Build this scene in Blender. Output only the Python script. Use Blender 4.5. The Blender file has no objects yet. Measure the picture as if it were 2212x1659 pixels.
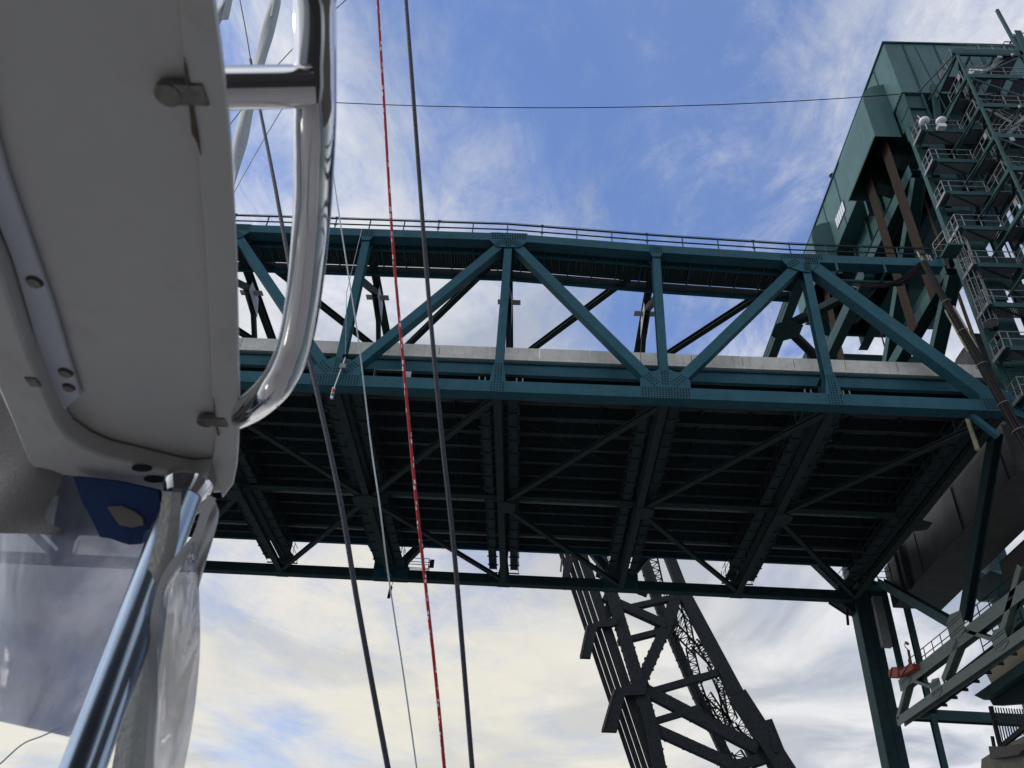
import bpy, math, random
from mathutils import Vector as V
from mathutils import Matrix
random.seed(7)
sc = bpy.context.scene
R = math.radians

# ---------------------------------------------------------------- camera
FPX, PITCH, ROLL, YAW = 1831.4, .6423, .0655, -.0447     # measured from the photograph's vanishing points
CAM = V((0, 0, 2.6))
_cy, _sy = math.cos(YAW), math.sin(YAW)
FW = V((_sy*math.cos(PITCH), _cy*math.cos(PITCH), math.sin(PITCH)))
_r = V((_cy, -_sy, 0)); _u = _r.cross(FW)
RT = _r*math.cos(ROLL) + _u*math.sin(ROLL)
UP = -_r*math.sin(ROLL) + _u*math.cos(ROLL)
cd = bpy.data.cameras.new('camera'); cam = bpy.data.objects.new('camera', cd)
sc.collection.objects.link(cam); sc.camera = cam
m = Matrix((RT, UP, -FW)).transposed().to_4x4(); m.translation = CAM
cam.matrix_world = m
cd.sensor_width = 36; cd.lens = 36*FPX/2212
cd.clip_start = .02; cd.clip_end = 6000
cd.dof.use_dof = True; cd.dof.focus_distance = 22; cd.dof.aperture_fstop = 15

# ---------------------------------------------------------------- sky, sun, exposure
SUN_AZ, SUN_EL = R(-86), R(34)          # azimuth from +Y towards +X
w = bpy.data.worlds.new('World'); sc.world = w; w.use_nodes = True
nt = w.node_tree; nt.nodes.clear()
def N(tree, typ, **kw):
    n = tree.nodes.new(typ)
    for k, v in kw.items():
        if k.startswith('_'): n.inputs[int(k[1:])].default_value = v
        else: setattr(n, k, v)
    return n
def mth(t, op, a, b=None, c=None):
    n = t.nodes.new('ShaderNodeMath'); n.operation = op
    for i, x in enumerate((a, b, c)):
        if x is None: continue
        if isinstance(x, (int, float)): n.inputs[i].default_value = x
        else: t.links.new(x, n.inputs[i])
    return n.outputs[0]
def sky_world():
    t = nt; L = t.links.new
    out = N(t, 'ShaderNodeOutputWorld'); bg = N(t, 'ShaderNodeBackground'); bg.inputs[1].default_value = .1
    sk = N(t, 'ShaderNodeTexSky', sky_type='NISHITA', sun_disc=False, sun_elevation=SUN_EL, sun_rotation=SUN_AZ,
           air_density=1.0, dust_density=.2, ozone_density=4.0)
    tc = N(t, 'ShaderNodeTexCoord'); sep = N(t, 'ShaderNodeSeparateXYZ'); L(tc.outputs['Generated'], sep.inputs[0])
    zc = mth(t, 'MAXIMUM', sep.outputs[2], .05)
    px = mth(t, 'DIVIDE', sep.outputs[0], zc); py = mth(t, 'DIVIDE', sep.outputs[1], zc)
    cmb = N(t, 'ShaderNodeCombineXYZ'); L(px, cmb.inputs[0]); L(py, cmb.inputs[1])
    def noise(scale, det, rough, rot=0, sx=1, sy=1, off=(0, 0), dist=0.0):
        mp = N(t, 'ShaderNodeMapping'); mp.inputs['Scale'].default_value = (sx, sy, 1)
        mp.inputs['Rotation'].default_value = (0, 0, rot); mp.inputs['Location'].default_value = (off[0], off[1], 0)
        L(cmb.outputs[0], mp.inputs[0])
        n = N(t, 'ShaderNodeTexNoise'); n.inputs['Scale'].default_value = scale; n.inputs['Detail'].default_value = det
        n.inputs['Roughness'].default_value = rough; n.inputs['Distortion'].default_value = dist
        L(mp.outputs[0], n.inputs['Vector']); return n.outputs[0]
    big = noise(1.35, 7, .58, rot=R(25), sx=1.0, sy=.62, off=(3.1, 1.7), dist=.55)
    wisp = noise(4.0, 10, .70, rot=R(-42), sx=1.35, sy=.8, off=(7.3, 2.2), dist=.9)
    shade = noise(1.7, 6, .52, rot=R(28), sx=.9, sy=.62, off=(1.2, 9.1), dist=.8)
    # denser cloud by sky direction; banks behind and left are added fill light
    def bank(pix, size, gain):
        x, y = pix[:2]
        d = (FW + RT*((x-1106)/FPX) - UP*((y-829.5)/FPX)).normalized() if len(pix) == 2 else V(pix).normalized()
        dp = N(t, 'ShaderNodeVectorMath', operation='DOT_PRODUCT'); L(tc.outputs['Generated'], dp.inputs[0]); dp.inputs[1].default_value = d
        mr = N(t, 'ShaderNodeMapRange'); mr.interpolation_type = 'SMOOTHERSTEP'
        mr.inputs[1].default_value = math.cos(R(size)); mr.inputs[2].default_value = 1.0
        mr.inputs[3].default_value = 0; mr.inputs[4].default_value = gain
        L(dp.outputs['Value'], mr.inputs[0]); return mr.outputs[0]
    fine = noise(11, 8, .72, rot=R(-30), sx=1.2, sy=.8, off=(2.3, 5.2), dist=.6)
    elf = N(t, 'ShaderNodeMapRange'); elf.inputs[1].default_value = .2; elf.inputs[2].default_value = .62; elf.inputs[3].default_value = .25; elf.inputs[4].default_value = 1.0; L(sep.outputs[2], elf.inputs[0])
    tex = mth(t, 'ADD', mth(t, 'MULTIPLY', mth(t, 'SUBTRACT', wisp, .5), .9), mth(t, 'MULTIPLY', mth(t, 'SUBTRACT', fine, .5), .38))
    cov = mth(t, 'ADD', mth(t, 'MULTIPLY', big, 1.05), mth(t, 'MULTIPLY', tex, elf.outputs[0])); cov = mth(t, 'ADD', cov, .275)
    low = N(t, 'ShaderNodeMapRange'); low.inputs[1].default_value = .15; low.inputs[2].default_value = .80
    low.inputs[3].default_value = .30; low.inputs[4].default_value = -.10; L(sep.outputs[2], low.inputs[0])
    cov = mth(t, 'ADD', cov, low.outputs[0])
    for b in SKY_BANKS: cov = mth(t, 'ADD', cov, bank(*b))
    mr = N(t, 'ShaderNodeMapRange'); mr.interpolation_type = 'SMOOTHSTEP'
    mr.inputs[1].default_value = .52; mr.inputs[2].default_value = 1.14; mr.inputs[3].default_value = .06; mr.inputs[4].default_value = .97
    L(cov, mr.inputs[0])
    # cloud colour: grey-lilac bellies, cream where the low sun gets through
    cr = N(t, 'ShaderNodeValToRGB')
    e = cr.color_ramp.elements
    e[0].position = .40; e[0].color = (4.3, 4.8, 5.7, 1); e[1].position = .58; e[1].color = (8.3, 8.4, 8.7, 1)
    L(shade, cr.inputs[0])
    warm = N(t, 'ShaderNodeMixRGB'); warm.blend_type = 'MIX'; warm.inputs[2].default_value = (8.6, 8.1, 6.7, 1)
    wm = mth(t, 'ADD', bank((350, 1900), 40, .9), bank((1300, 1560), 22, .3)); wm = mth(t, 'MULTIPLY', wm, mth(t, 'ADD', shade, .25)); L(mth(t, 'MINIMUM', wm, .9), warm.inputs[0])
    L(cr.outputs[0], warm.inputs[1])
    skm = N(t, 'ShaderNodeMixRGB', blend_type='MULTIPLY'); skm.inputs[0].default_value = 1; skm.inputs[2].default_value = SKY_TINT
    L(sk.outputs[0], skm.inputs[1])
    lit = N(t, 'ShaderNodeMixRGB', blend_type='MULTIPLY'); lit.inputs[0].default_value = 1; L(warm.outputs[0], lit.inputs[1])   # unseen clouds behind and left of the camera, brightened as added fill
    L(mth(t, 'ADD', 1.0, mth(t, 'ADD', bank((-.1, -1, .5), 80, .30), bank((-1, 0, .25), 45, .8))), lit.inputs[2]); warm = lit
    hz_ = N(t, 'ShaderNodeMixRGB'); hz_.inputs[0].default_value = .5; hz_.inputs[2].default_value = (1.45, 2.55, 5.6, 1); L(skm.outputs[0], hz_.inputs[1]); skm = hz_
    mx = N(t, 'ShaderNodeMixRGB'); L(mr.outputs[0], mx.inputs[0]); L(skm.outputs[0], mx.inputs[1]); L(warm.outputs[0], mx.inputs[2])
    L(mx.outputs[0], bg.inputs[0]); L(bg.outputs[0], out.inputs[0])
SKY_TINT = (1.95, 2.05, 2.5, 1)
SKY_BANKS = [((1450, 260), 22, -.12), ((620, 900), 20, .20), ((1000, 560), 13, .20), ((760, 150), 8, .20), ((2050, 60), 10, .05),
             ((1900, 1450), 25, .14), ((620, 1720), 8, -.13), ((1750, 330), 17, .07), ((-.2, -1, .55), 75, .42), ((-1, .1, .35), 50, .35)]
sky_world()
sl = bpy.data.lights.new('sun', 'SUN'); so = bpy.data.objects.new('sun', sl); sc.collection.objects.link(so)
sl.energy = 1.6; sl.angle = R(14); sl.color = (1, .93, .82)
sdir = V((math.sin(SUN_AZ)*math.cos(SUN_EL), math.cos(SUN_AZ)*math.cos(SUN_EL), math.sin(SUN_EL)))
so.rotation_euler = sdir.to_track_quat('Z', 'Y').to_euler(); so.location = (0, 0, 150)
sc.view_settings.view_transform = 'Standard'; sc.view_settings.look = 'None'
sc.view_settings.exposure = 0; sc.view_settings.gamma = 1
sc.cycles.max_bounces = 8; sc.cycles.transparent_max_bounces = 12

# ---------------------------------------------------------------- helpers
def ray(x, y): return FW + RT*((x-1106)/FPX) - UP*((y-829.5)/FPX)
def atY(x, y, Y): d = ray(x, y); return CAM + d*(Y/d.y)
def atX(x, y, X): d = ray(x, y); return CAM + d*(X/d.x)
def atZ(x, y, Z): d = ray(x, y); return CAM + d*((Z-CAM.z)/d.z)
def atD(x, y, dep): return CAM + ray(x, y)*dep

class MB:
    def __init__(s): s.v = []; s.f = []
    def add(s, vs, fs):
        n = len(s.v); s.v += [tuple(x) for x in vs]; s.f += [tuple(i+n for i in f) for f in fs]
    def box(s, a, b):
        x0, x1 = sorted((a[0], b[0])); y0, y1 = sorted((a[1], b[1])); z0, z1 = sorted((a[2], b[2]))
        s.add([(x0,y0,z0),(x1,y0,z0),(x1,y1,z0),(x0,y1,z0),(x0,y0,z1),(x1,y0,z1),(x1,y1,z1),(x0,y1,z1)],
              [(0,3,2,1),(4,5,6,7),(0,1,5,4),(1,2,6,5),(2,3,7,6),(3,0,4,7)]); return s
    def beam(s, p, q, side, ws, wt):
        """rectangular bar p->q; ws = size along `side`, wt = size across it"""
        p = V(p); q = V(q); d = (q-p).normalized(); sd = V(side); sd = (sd-d*sd.dot(d)).normalized(); t = d.cross(sd)
        a = sd*ws/2; b = t*wt/2
        s.add([p-a-b, p+a-b, p+a+b, p-a+b, q-a-b, q+a-b, q+a+b, q-a+b],
              [(0,1,2,3),(7,6,5,4),(0,4,5,1),(1,5,6,2),(2,6,7,3),(3,7,4,0)]); return s
    def ibeam(s, p, q, side, ws, wt, tf=.05, tw=.05):
        """I section: web lies across `side`... flanges are the faces at +-ws/2 of side"""
        p = V(p); q = V(q); d = (q-p).normalized(); sd = V(side); sd = (sd-d*sd.dot(d)).normalized()
        for k in (-1, 1): o = sd*k*(ws/2-tf/2); s.beam(p+o, q+o, sd, tf, wt)
        s.beam(p, q, sd, ws-2*tf-.004, tw); return s
    def tube(s, pts, r, n=8, cap=True):
        pts = [V(p) for p in pts]; rr = r if isinstance(r, (list, tuple)) else [r]*len(pts)
        base = len(s.v); last = None
        for i, p in enumerate(pts):
            d = (pts[min(i+1, len(pts)-1)]-pts[max(i-1, 0)]).normalized()
            if last is None: a = d.orthogonal().normalized()
            else: a = (last-d*last.dot(d)).normalized()
            last = a; b = d.cross(a)
            for k in range(n):
                t = 2*math.pi*k/n; s.v.append(tuple(p+(a*math.cos(t)+b*math.sin(t))*rr[i]))
        for i in range(len(pts)-1):
            for k in range(n):
                k2 = (k+1) % n; s.f.append((base+i*n+k, base+i*n+k2, base+(i+1)*n+k2, base+(i+1)*n+k))
        if cap:
            s.f.append(tuple(base+k for k in range(n-1, -1, -1))); e = base+(len(pts)-1)*n; s.f.append(tuple(e+k for k in range(n)))
        return s
    def prism(s, poly, off):
        """closed planar polygon pushed by vector off"""
        off = V(off); n = len(poly); P = [V(p) for p in poly]
        s.add(P+[p+off for p in P], [tuple(range(n-1, -1, -1)), tuple(range(n, 2*n))] + [(i, (i+1) % n, n+(i+1) % n, n+i) for i in range(n)]); return s
    def ball(s, c, rx, ry, rz, n=20, m_=10, bot=-1.0):
        c = V(c); base = len(s.v); rows = []
        for i in range(m_+1):
            t = -math.pi/2*(-bot) + (math.pi/2+math.pi/2*(-bot))*i/m_ if bot < 0 else math.pi/2*bot+(math.pi/2-math.pi/2*bot)*i/m_
            for k in range(n):
                f = 2*math.pi*k/n; s.v.append((c.x+rx*math.cos(t)*math.cos(f), c.y+ry*math.cos(t)*math.sin(f), c.z+rz*math.sin(t)))
        for i in range(m_):
            for k in range(n): k2 = (k+1) % n; s.f.append((base+i*n+k, base+i*n+k2, base+(i+1)*n+k2, base+(i+1)*n+k))
        s.f.append(tuple(base+k for k in range(n-1, -1, -1))); return s

def build(name, mb, mat, parent=None, smooth=False, bevel=0, label=None, fix=False):
    me = bpy.data.meshes.new(name); me.from_pydata(mb.v, [], mb.f); me.materials.append(mat)
    import bmesh
    bm = bmesh.new(); bm.from_mesh(me); bmesh.ops.recalc_face_normals(bm, faces=bm.faces); bm.to_mesh(me); bm.free()
    if smooth:
        me.polygons.foreach_set('use_smooth', [True]*len(me.polygons))
        me.set_sharp_from_angle(angle=R(40))
    o = bpy.data.objects.new(name, me); sc.collection.objects.link(o)
    if parent is not None:
        o.parent = parent; par = parent; off = V((0, 0, 0))
        while par is not None: off += V(par.location); par = par.parent
        o.location = -off
    if bevel:
        b = o.modifiers.new('bevel', 'BEVEL'); b.width = bevel; b.segments = 2; b.limit_method = 'ANGLE'
    if label: o['label'] = label
    if name in ('bolts', 'rivets'): o['kind'] = 'stuff'
    return o
def tag(o, label, cat, group=None):
    o['label'] = label; o['category'] = cat
    if group: o['group'] = group
    return o
def thing(name, label, cat, loc=(0, 0, 0), group=None):
    o = bpy.data.objects.new(name, None); sc.collection.objects.link(o); o.location = loc; o.empty_display_size = .5
    return tag(o, label, cat, group)

# ---------------------------------------------------------------- materials
def mat(name, col, rough=.5, metal=0, var=.15, vscale=3, bump=0, bscale=40, spec=.5, dirt=None, dscale=1.2, damt=.5, streak=0, coat=0, dlo=.56, dhi=.72, rust=None, rscale=(6, 6, 1.2), rlo=.66, rhi=.72, ramt=.8):
    mm = bpy.data.materials.new(name); mm.use_nodes = True; t = mm.node_tree; L = t.links.new
    p = t.nodes['Principled BSDF']; p.inputs['Roughness'].default_value = rough; p.inputs['Metallic'].default_value = metal
    p.inputs['Specular IOR Level'].default_value = spec; p.inputs['Coat Weight'].default_value = coat
    tc = N(t, 'ShaderNodeTexCoord'); src = tc.outputs['Object']
    n = N(t, 'ShaderNodeTexNoise'); n.inputs['Scale'].default_value = vscale; n.inputs['Detail'].default_value = 6; n.inputs['Roughness'].default_value = .62; L(src, n.inputs['Vector'])
    mr = N(t, 'ShaderNodeMapRange'); mr.inputs[1].default_value = .3; mr.inputs[2].default_value = .7
    mr.inputs[3].default_value = 1-var; mr.inputs[4].default_value = 1+var; L(n.outputs[0], mr.inputs[0])
    mx = N(t, 'ShaderNodeMixRGB', blend_type='MULTIPLY'); mx.inputs[0].default_value = 1; mx.inputs[1].default_value = (*col, 1); L(mr.outputs[0], mx.inputs[2])
    cur = mx.outputs[0]
    if dirt:
        mp = N(t, 'ShaderNodeMapping'); mp.inputs['Scale'].default_value = (dscale*2.5, dscale*2.5, dscale*(.35 if streak else 2.5)); L(src, mp.inputs[0])
        n2 = N(t, 'ShaderNodeTexNoise'); n2.inputs['Scale'].default_value = 1.0; n2.inputs['Detail'].default_value = 8; n2.inputs['Roughness'].default_value = .7; L(mp.outputs[0], n2.inputs['Vector'])
        m2 = N(t, 'ShaderNodeMapRange'); m2.inputs[1].default_value = dlo; m2.inputs[2].default_value = dhi; m2.inputs[4].default_value = damt; L(n2.outputs[0], m2.inputs[0])
        m3 = N(t, 'ShaderNodeMixRGB'); L(m2.outputs[0], m3.inputs[0]); L(cur, m3.inputs[1]); m3.inputs[2].default_value = (*dirt, 1); cur = m3.outputs[0]
    if rust:
        mp2 = N(t, 'ShaderNodeMapping'); mp2.inputs['Scale'].default_value = rscale; mp2.inputs['Location'].default_value = (3.3, 1.1, 7.7); L(src, mp2.inputs[0])
        n4 = N(t, 'ShaderNodeTexNoise'); n4.inputs['Scale'].default_value = 1.0; n4.inputs['Detail'].default_value = 9; n4.inputs['Roughness'].default_value = .75; n4.inputs['Distortion'].default_value = .4; L(mp2.outputs[0], n4.inputs['Vector'])
        m4 = N(t, 'ShaderNodeMapRange'); m4.inputs[1].default_value = rlo; m4.inputs[2].default_value = rhi; m4.inputs[4].default_value = ramt; L(n4.outputs[0], m4.inputs[0])
        m5 = N(t, 'ShaderNodeMixRGB'); L(m4.outputs[0], m5.inputs[0]); L(cur, m5.inputs[1]); m5.inputs[2].default_value = (*rust, 1); cur = m5.outputs[0]
    L(cur, p.inputs['Base Color'])
    if bump:
        n3 = N(t, 'ShaderNodeTexNoise'); n3.inputs['Scale'].default_value = bscale; n3.inputs['Detail'].default_value = 4; L(src, n3.inputs['Vector'])
        b = N(t, 'ShaderNodeBump'); b.inputs['Strength'].default_value = bump; b.inputs['Distance'].default_value = .01; L(n3.outputs[0], b.inputs['Height']); L(b.outputs[0], p.inputs['Normal'])
    return mm
M = {}
M['teal'] = mat('teal_paint', (.021, .088, .120), .55, spec=.16, rust=(.10, .065, .04), rscale=(1.4, 1.4, .7), rlo=.60, rhi=.72, ramt=.55, var=.16, vscale=1.1, dirt=(.10, .10, .08), dscale=1.1, damt=.5, streak=1, dlo=.54, dhi=.78)
M['tealbolt'] = mat('teal_bolt', (.006, .022, .032), .6, var=.05, spec=.2)
M['tealchip'] = mat('teal_paint_chipped', (.021, .088, .120), .55, rust=(.10, .065, .04), rscale=(1.4, 1.4, .7), rlo=.62, rhi=.72, ramt=.5, spec=.16, var=.16, vscale=1.1, dirt=(.55, .58, .56), dscale=4.5, damt=.9, dlo=.735, dhi=.75)
M['under'] = mat('underdeck_paint', (.045, .062, .070), .75, spec=.1, var=.25, vscale=2, dirt=(.10, .085, .06), dscale=1.2, damt=.4)
M['brace'] = mat('brace_paint', (.040, .050, .052), .75, spec=.1, var=.2, vscale=2)
M['tower'] = mat('tower_paint', (.028, .074, .080), .55, spec=.16, rust=(.10, .06, .035), rscale=(1.2, 1.2, .5), rlo=.60, rhi=.72, ramt=.5, var=.18, vscale=.9, dirt=(.09, .085, .06), dscale=.8, damt=.5, streak=1)
M['seam'] = mat('seam_paint', (.028, .07, .07), .6, spec=.2)
M['farshade'] = mat('shaded_far_paint', (.022, .046, .052), .65, spec=.12, var=.2, vscale=1.2, dirt=(.06, .05, .04), dscale=1.2, damt=.6)  # teal darkened to stand in for shade on the far side, plus dirt
M['frame'] = mat('lightened_frame_paint', (.16, .20, .18), .6, var=.12, vscale=.9, dirt=(.12, .10, .07), dscale=.8, damt=.4, streak=1)  # paint lightened to stand in for light on these faces, plus dirt
M['house'] = mat('house_paint', (.062, .136, .142), .5, spec=.22, rust=(.04, .095, .09), rscale=(.9, .9, .13), rlo=.5, rhi=.72, ramt=.8, bump=.25, bscale=.9, var=.12, vscale=.5, dirt=(.045, .09, .085), dscale=.45, damt=.7, streak=1)
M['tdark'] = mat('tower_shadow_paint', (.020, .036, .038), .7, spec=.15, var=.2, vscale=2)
M['concrete'] = mat('barrier_concrete', (.62, .60, .56), .85, var=.12, vscale=1.6, rust=(.30, .28, .25), rscale=(2.2, 2.2, .35), rlo=.52, rhi=.70, ramt=.6, dirt=(.27, .27, .26), dscale=.9, damt=.5, streak=1, bump=.3, bscale=30)
M['slab'] = mat('deck_underside', (.17, .155, .14), .85, spec=.1, var=.3, vscale=.8, dirt=(.11, .10, .09), dscale=.5, damt=.7)
M['galv'] = mat('galvanised_steel', (.20, .21, .22), .5, metal=.4, var=.15)
M['grate'] = mat('walkway_grating', (.10, .105, .11), .6, var=.2)
M['rope'] = mat('rusty_wire_rope', (.045, .033, .028), .8, spec=.15, var=.35, vscale=5, dirt=(.16, .09, .05), dscale=3, damt=.6)
M['cable'] = mat('black_cable', (.018, .016, .018), .7, var=.3, vscale=6, spec=.2)
M['cw'] = mat('counterweight_plate', (.075, .075, .070), .36, metal=.45, var=.35, vscale=.7, dirt=(.035, .04, .04), dscale=.7, damt=.75, streak=1, bump=.12, bscale=1.2)
M['cwup'] = mat('counterweight_upper_plate', (.045, .055, .055), .38, metal=.3, var=.35, vscale=.7, dirt=(.12, .12, .13), dscale=.25, damt=.6)
M['cwbot'] = mat('counterweight_underside', (.085, .08, .07), .8, var=.2, vscale=1.0)
M['black'] = mat('old_black_steel', (.027, .031, .035), .8, spec=.2, var=.35, vscale=2.5, dirt=(.06, .045, .035), dscale=1.2, damt=.4, bump=.3, bscale=10)
M['ruststeel'] = mat('rust_stained_steel', (.12, .085, .06), .8, var=.4, vscale=5)
M['pale'] = mat('pale_batten', (.34, .37, .38), .6, var=.15)
M['yellow'] = mat('faded_yellow_guard', (.42, .40, .26), .6, var=.15)
M['orange'] = mat('orange_buoy', (.36, .055, .025), .6, var=.2)
M['white'] = mat('white_enamel', (.72, .74, .76), .35, var=.06)
M['tan'] = mat('tan_cladding', (.42, .36, .25), .7, var=.1, vscale=.6)
M['piercap'] = mat('stained_pier_cap', (.20, .185, .15), .85, var=.2, vscale=1.2, dirt=(.09, .08, .06), dscale=.8, damt=.7, streak=1)
M['window'] = mat('frosted_window', (.72, .74, .80), .25, var=.05)
M['pinkwin'] = mat('dull_louvre', (.12, .115, .14), .5, var=.1)
M['gel'] = mat('aged_gelcoat', (.60, .59, .565), .38, rust=(.34, .31, .27), rscale=(16, 9, 9), rlo=.60, rhi=.78, ramt=.6, var=.05, vscale=5, dirt=(.42, .37, .30), dscale=5, damt=.35, coat=.2, bump=.05, bscale=90)
M['gelstrip'] = mat('gelcoat_strip', (.60, .62, .70), .35, var=.04, vscale=8)
M['rustspot'] = mat('rust_bleed', (.13, .085, .055), .8, var=.5, vscale=60)
M['deck'] = mat('cockpit_deck', (.27, .26, .25), .6, var=.1)
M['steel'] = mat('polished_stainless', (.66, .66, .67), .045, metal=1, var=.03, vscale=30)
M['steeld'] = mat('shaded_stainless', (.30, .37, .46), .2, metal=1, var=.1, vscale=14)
M['steelbr'] = mat('dull_fitting', (.20, .19, .17), .4, metal=.7, var=.4, vscale=60)
M['canvas'] = mat('grey_canvas', (.30, .29, .28), .85, var=.1, vscale=30, bump=.4, bscale=400)
M['sheetdark'] = mat('unseen_dark_sheet', (.05, .045, .048), .85)
M['blue'] = mat('blue_canvas', (.020, .060, .20), .8, var=.15, vscale=30, bump=.3, bscale=400)
M['beige'] = mat('beige_patch', (.26, .235, .21), .8, var=.2, vscale=20)
M['strap'] = mat('vinyl_zip_strap', (.60, .61, .58), .5, var=.12, vscale=30, bump=.5, bscale=160)
M['welt'] = mat('white_vinyl_welt', (.80, .80, .80), .4, var=.05)
M['flap'] = mat('pale_canvas_flap', (.55, .54, .53), .8, var=.1, vscale=30, bump=.3, bscale=300)
M['line'] = mat('dark_grey_line', (.055, .060, .085), .7, var=.3, vscale=120, bump=.8, bscale=700)
M['wirew'] = mat('pale_wire', (.42, .48, .52), .4, var=.1)
M['wired'] = mat('grey_wire', (.12, .13, .15), .5, var=.1)
M['sail'] = mat('furled_sailcloth', (.46, .50, .54), .7, var=.10, vscale=8)
M['water'] = mat('river_water', (.15, .175, .17), .15, var=.2, vscale=.02, bump=.6, bscale=.6, spec=.5)  # base colour paler than the river, raised for bounce light

def rope_red():
    mm = bpy.data.materials.new('red_fleck_rope'); mm.use_nodes = True; t = mm.node_tree; L = t.links.new
    p = t.nodes['Principled BSDF']; p.inputs['Roughness'].default_value = .75
    at = N(t, 'ShaderNodeAttribute', attribute_name='fleck')
    mx = N(t, 'ShaderNodeMixRGB'); mx.inputs[1].default_value = (.36, .016, .022, 1); mx.inputs[2].default_value = (.78, .70, .72, 1)
    L(at.outputs['Fac'], mx.inputs[0]); L(mx.outputs[0], p.inputs['Base Color']); return mm
M['red'] = rope_red()
def vinyl(name, tint, trans, gloss, diff):
    mm = bpy.data.materials.new(name); mm.use_nodes = True; t = mm.node_tree; L = t.links.new; t.nodes.clear()
    out = N(t, 'ShaderNodeOutputMaterial'); tr = N(t, 'ShaderNodeBsdfTransparent'); tr.inputs[0].default_value = (*tint, 1)
    df = N(t, 'ShaderNodeBsdfDiffuse'); df.inputs[0].default_value = (*diff, 1)
    tl = N(t, 'ShaderNodeBsdfTranslucent'); tl.inputs[0].default_value = (*diff, 1)
    gl = N(t, 'ShaderNodeBsdfGlossy'); gl.inputs['Roughness'].default_value = .05
    tc = N(t, 'ShaderNodeTexCoord'); mp = N(t, 'ShaderNodeMapping'); mp.inputs['Scale'].default_value = (7, 7, .8); L(tc.outputs['Object'], mp.inputs[0])
    n = N(t, 'ShaderNodeTexNoise'); n.inputs['Scale'].default_value = 1; n.inputs['Detail'].default_value = 3; n.inputs['Distortion'].default_value = .8; L(mp.outputs[0], n.inputs['Vector'])
    b = N(t, 'ShaderNodeBump'); b.inputs['Strength'].default_value = .45; b.inputs['Distance'].default_value = .03; L(n.outputs[0], b.inputs['Height']); L(b.outputs[0], gl.inputs['Normal'])
    st = N(t, 'ShaderNodeMapping'); st.inputs['Scale'].default_value = (14, 14, 1.2); L(tc.outputs['Object'], st.inputs[0])  # streaks in the diffuse colour stand in for vertical reflections
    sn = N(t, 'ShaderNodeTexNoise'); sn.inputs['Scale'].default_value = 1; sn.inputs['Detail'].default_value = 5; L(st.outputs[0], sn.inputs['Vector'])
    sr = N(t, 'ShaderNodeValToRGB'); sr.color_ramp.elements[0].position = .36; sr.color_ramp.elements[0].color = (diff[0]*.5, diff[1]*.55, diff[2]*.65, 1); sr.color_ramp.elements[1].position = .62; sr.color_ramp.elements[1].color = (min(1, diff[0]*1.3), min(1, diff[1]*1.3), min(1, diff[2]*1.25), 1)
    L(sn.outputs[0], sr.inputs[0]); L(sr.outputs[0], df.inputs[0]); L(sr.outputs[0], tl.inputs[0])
    m0 = N(t, 'ShaderNodeMixShader'); m0.inputs[0].default_value = .5; L(df.outputs[0], m0.inputs[1]); L(tl.outputs[0], m0.inputs[2])
    m1 = N(t, 'ShaderNodeMixShader')
    mr = N(t, 'ShaderNodeMapRange'); mr.inputs[1].default_value = .35; mr.inputs[2].default_value = .65; mr.inputs[3].default_value = max(0, trans-.07); mr.inputs[4].default_value = min(1, trans+.07); L(n.outputs[0], mr.inputs[0])
    L(mr.outputs[0], m1.inputs[0]); L(m0.outputs[0], m1.inputs[1]); L(tr.outputs[0], m1.inputs[2])
    m2 = N(t, 'ShaderNodeMixShader'); m2.inputs[0].default_value = gloss; L(m1.outputs[0], m2.inputs[1]); L(gl.outputs[0], m2.inputs[2])
    L(m2.outputs[0], out.inputs[0]); return mm
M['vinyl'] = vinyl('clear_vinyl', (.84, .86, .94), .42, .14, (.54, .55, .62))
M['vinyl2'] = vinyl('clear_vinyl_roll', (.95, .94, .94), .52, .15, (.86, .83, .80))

# ---------------------------------------------------------------- setting: river
wm = MB(); wm.add([(-3000, -3000, 0), (3000, -3000, 0), (3000, 3000, 0), (-3000, 3000, 0)], [(0, 1, 2, 3)])
o = build('water', wm, M['water']); o['kind'] = 'structure'

# ================================================================= LIFT SPAN
P = 9.3; YN = 38.87; YF = 65.1; ZB = 30.86
XN = {0: -20.84, 1: -11.84, 2: -2.55, 3: 6.96, 4: 16.36, 5: 25.64}
for k in (-1, -2, -3): XN[k] = XN[k+1]-P
HT = {1: 12.87, 0: 12.88, 2: 12.86, 3: 12.23, 4: 11.8, -1: 12.23, -2: 11.8}   # top of the top chord above ZB
T = .38
def nodeB(k, Y): return V((XN[k], Y, ZB+T))
def nodeT(k, Y): return V((XN[k], Y, ZB+HT[k]-.33))
span = thing('lift_span', 'teal steel truss lift span raised overhead between its two towers', 'bridge span', (XN[1], (YN+YF)/2, ZB))
SIDE = (0, 1, 0)
def hexbolt(mb, c, n, r=.039, h=.04):
    c = V(c); n = V(n); a = V((1, 0, 0)); b = V((0, 0, 1))
    mb.prism([c+a*r*math.cos(t)+b*r*math.sin(t) for t in [R(60*i) for i in range(6)]], n*h)
def gusset(k, Y, zc, poly, rows, parent=span, front=True):
    """plate pair on both faces of a truss node; poly in (dx,dz); rows = list of bolt (dx,dz)"""
    X = XN[k] if isinstance(k, int) else k
    for s in (-1, 1):
        y0 = Y+s*.385; bb = MB()
        g = build('gusset_plate', MB().prism([(X+x, y0, zc+z) for x, z in poly], (0, s*.028, 0)), M['teal'], parent)
        if rows and s < 0:
            for dx, dz in rows: hexbolt(bb, (X+dx, y0+s*.028, zc+dz), (0, s, 0))
            build('bolts', bb, M['tealbolt'], g)
def grid(x0, x1, z0, z1, sx=.17, sz=.17):
    out = []; nx = max(1, round((x1-x0)/sx)); nz = max(1, round((z1-z0)/sz))
    for i in range(nx+1):
        for j in range(nz+1): out.append((x0+(x1-x0)*i/nx, z0+(z1-z0)*j/nz))
    return out
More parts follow.
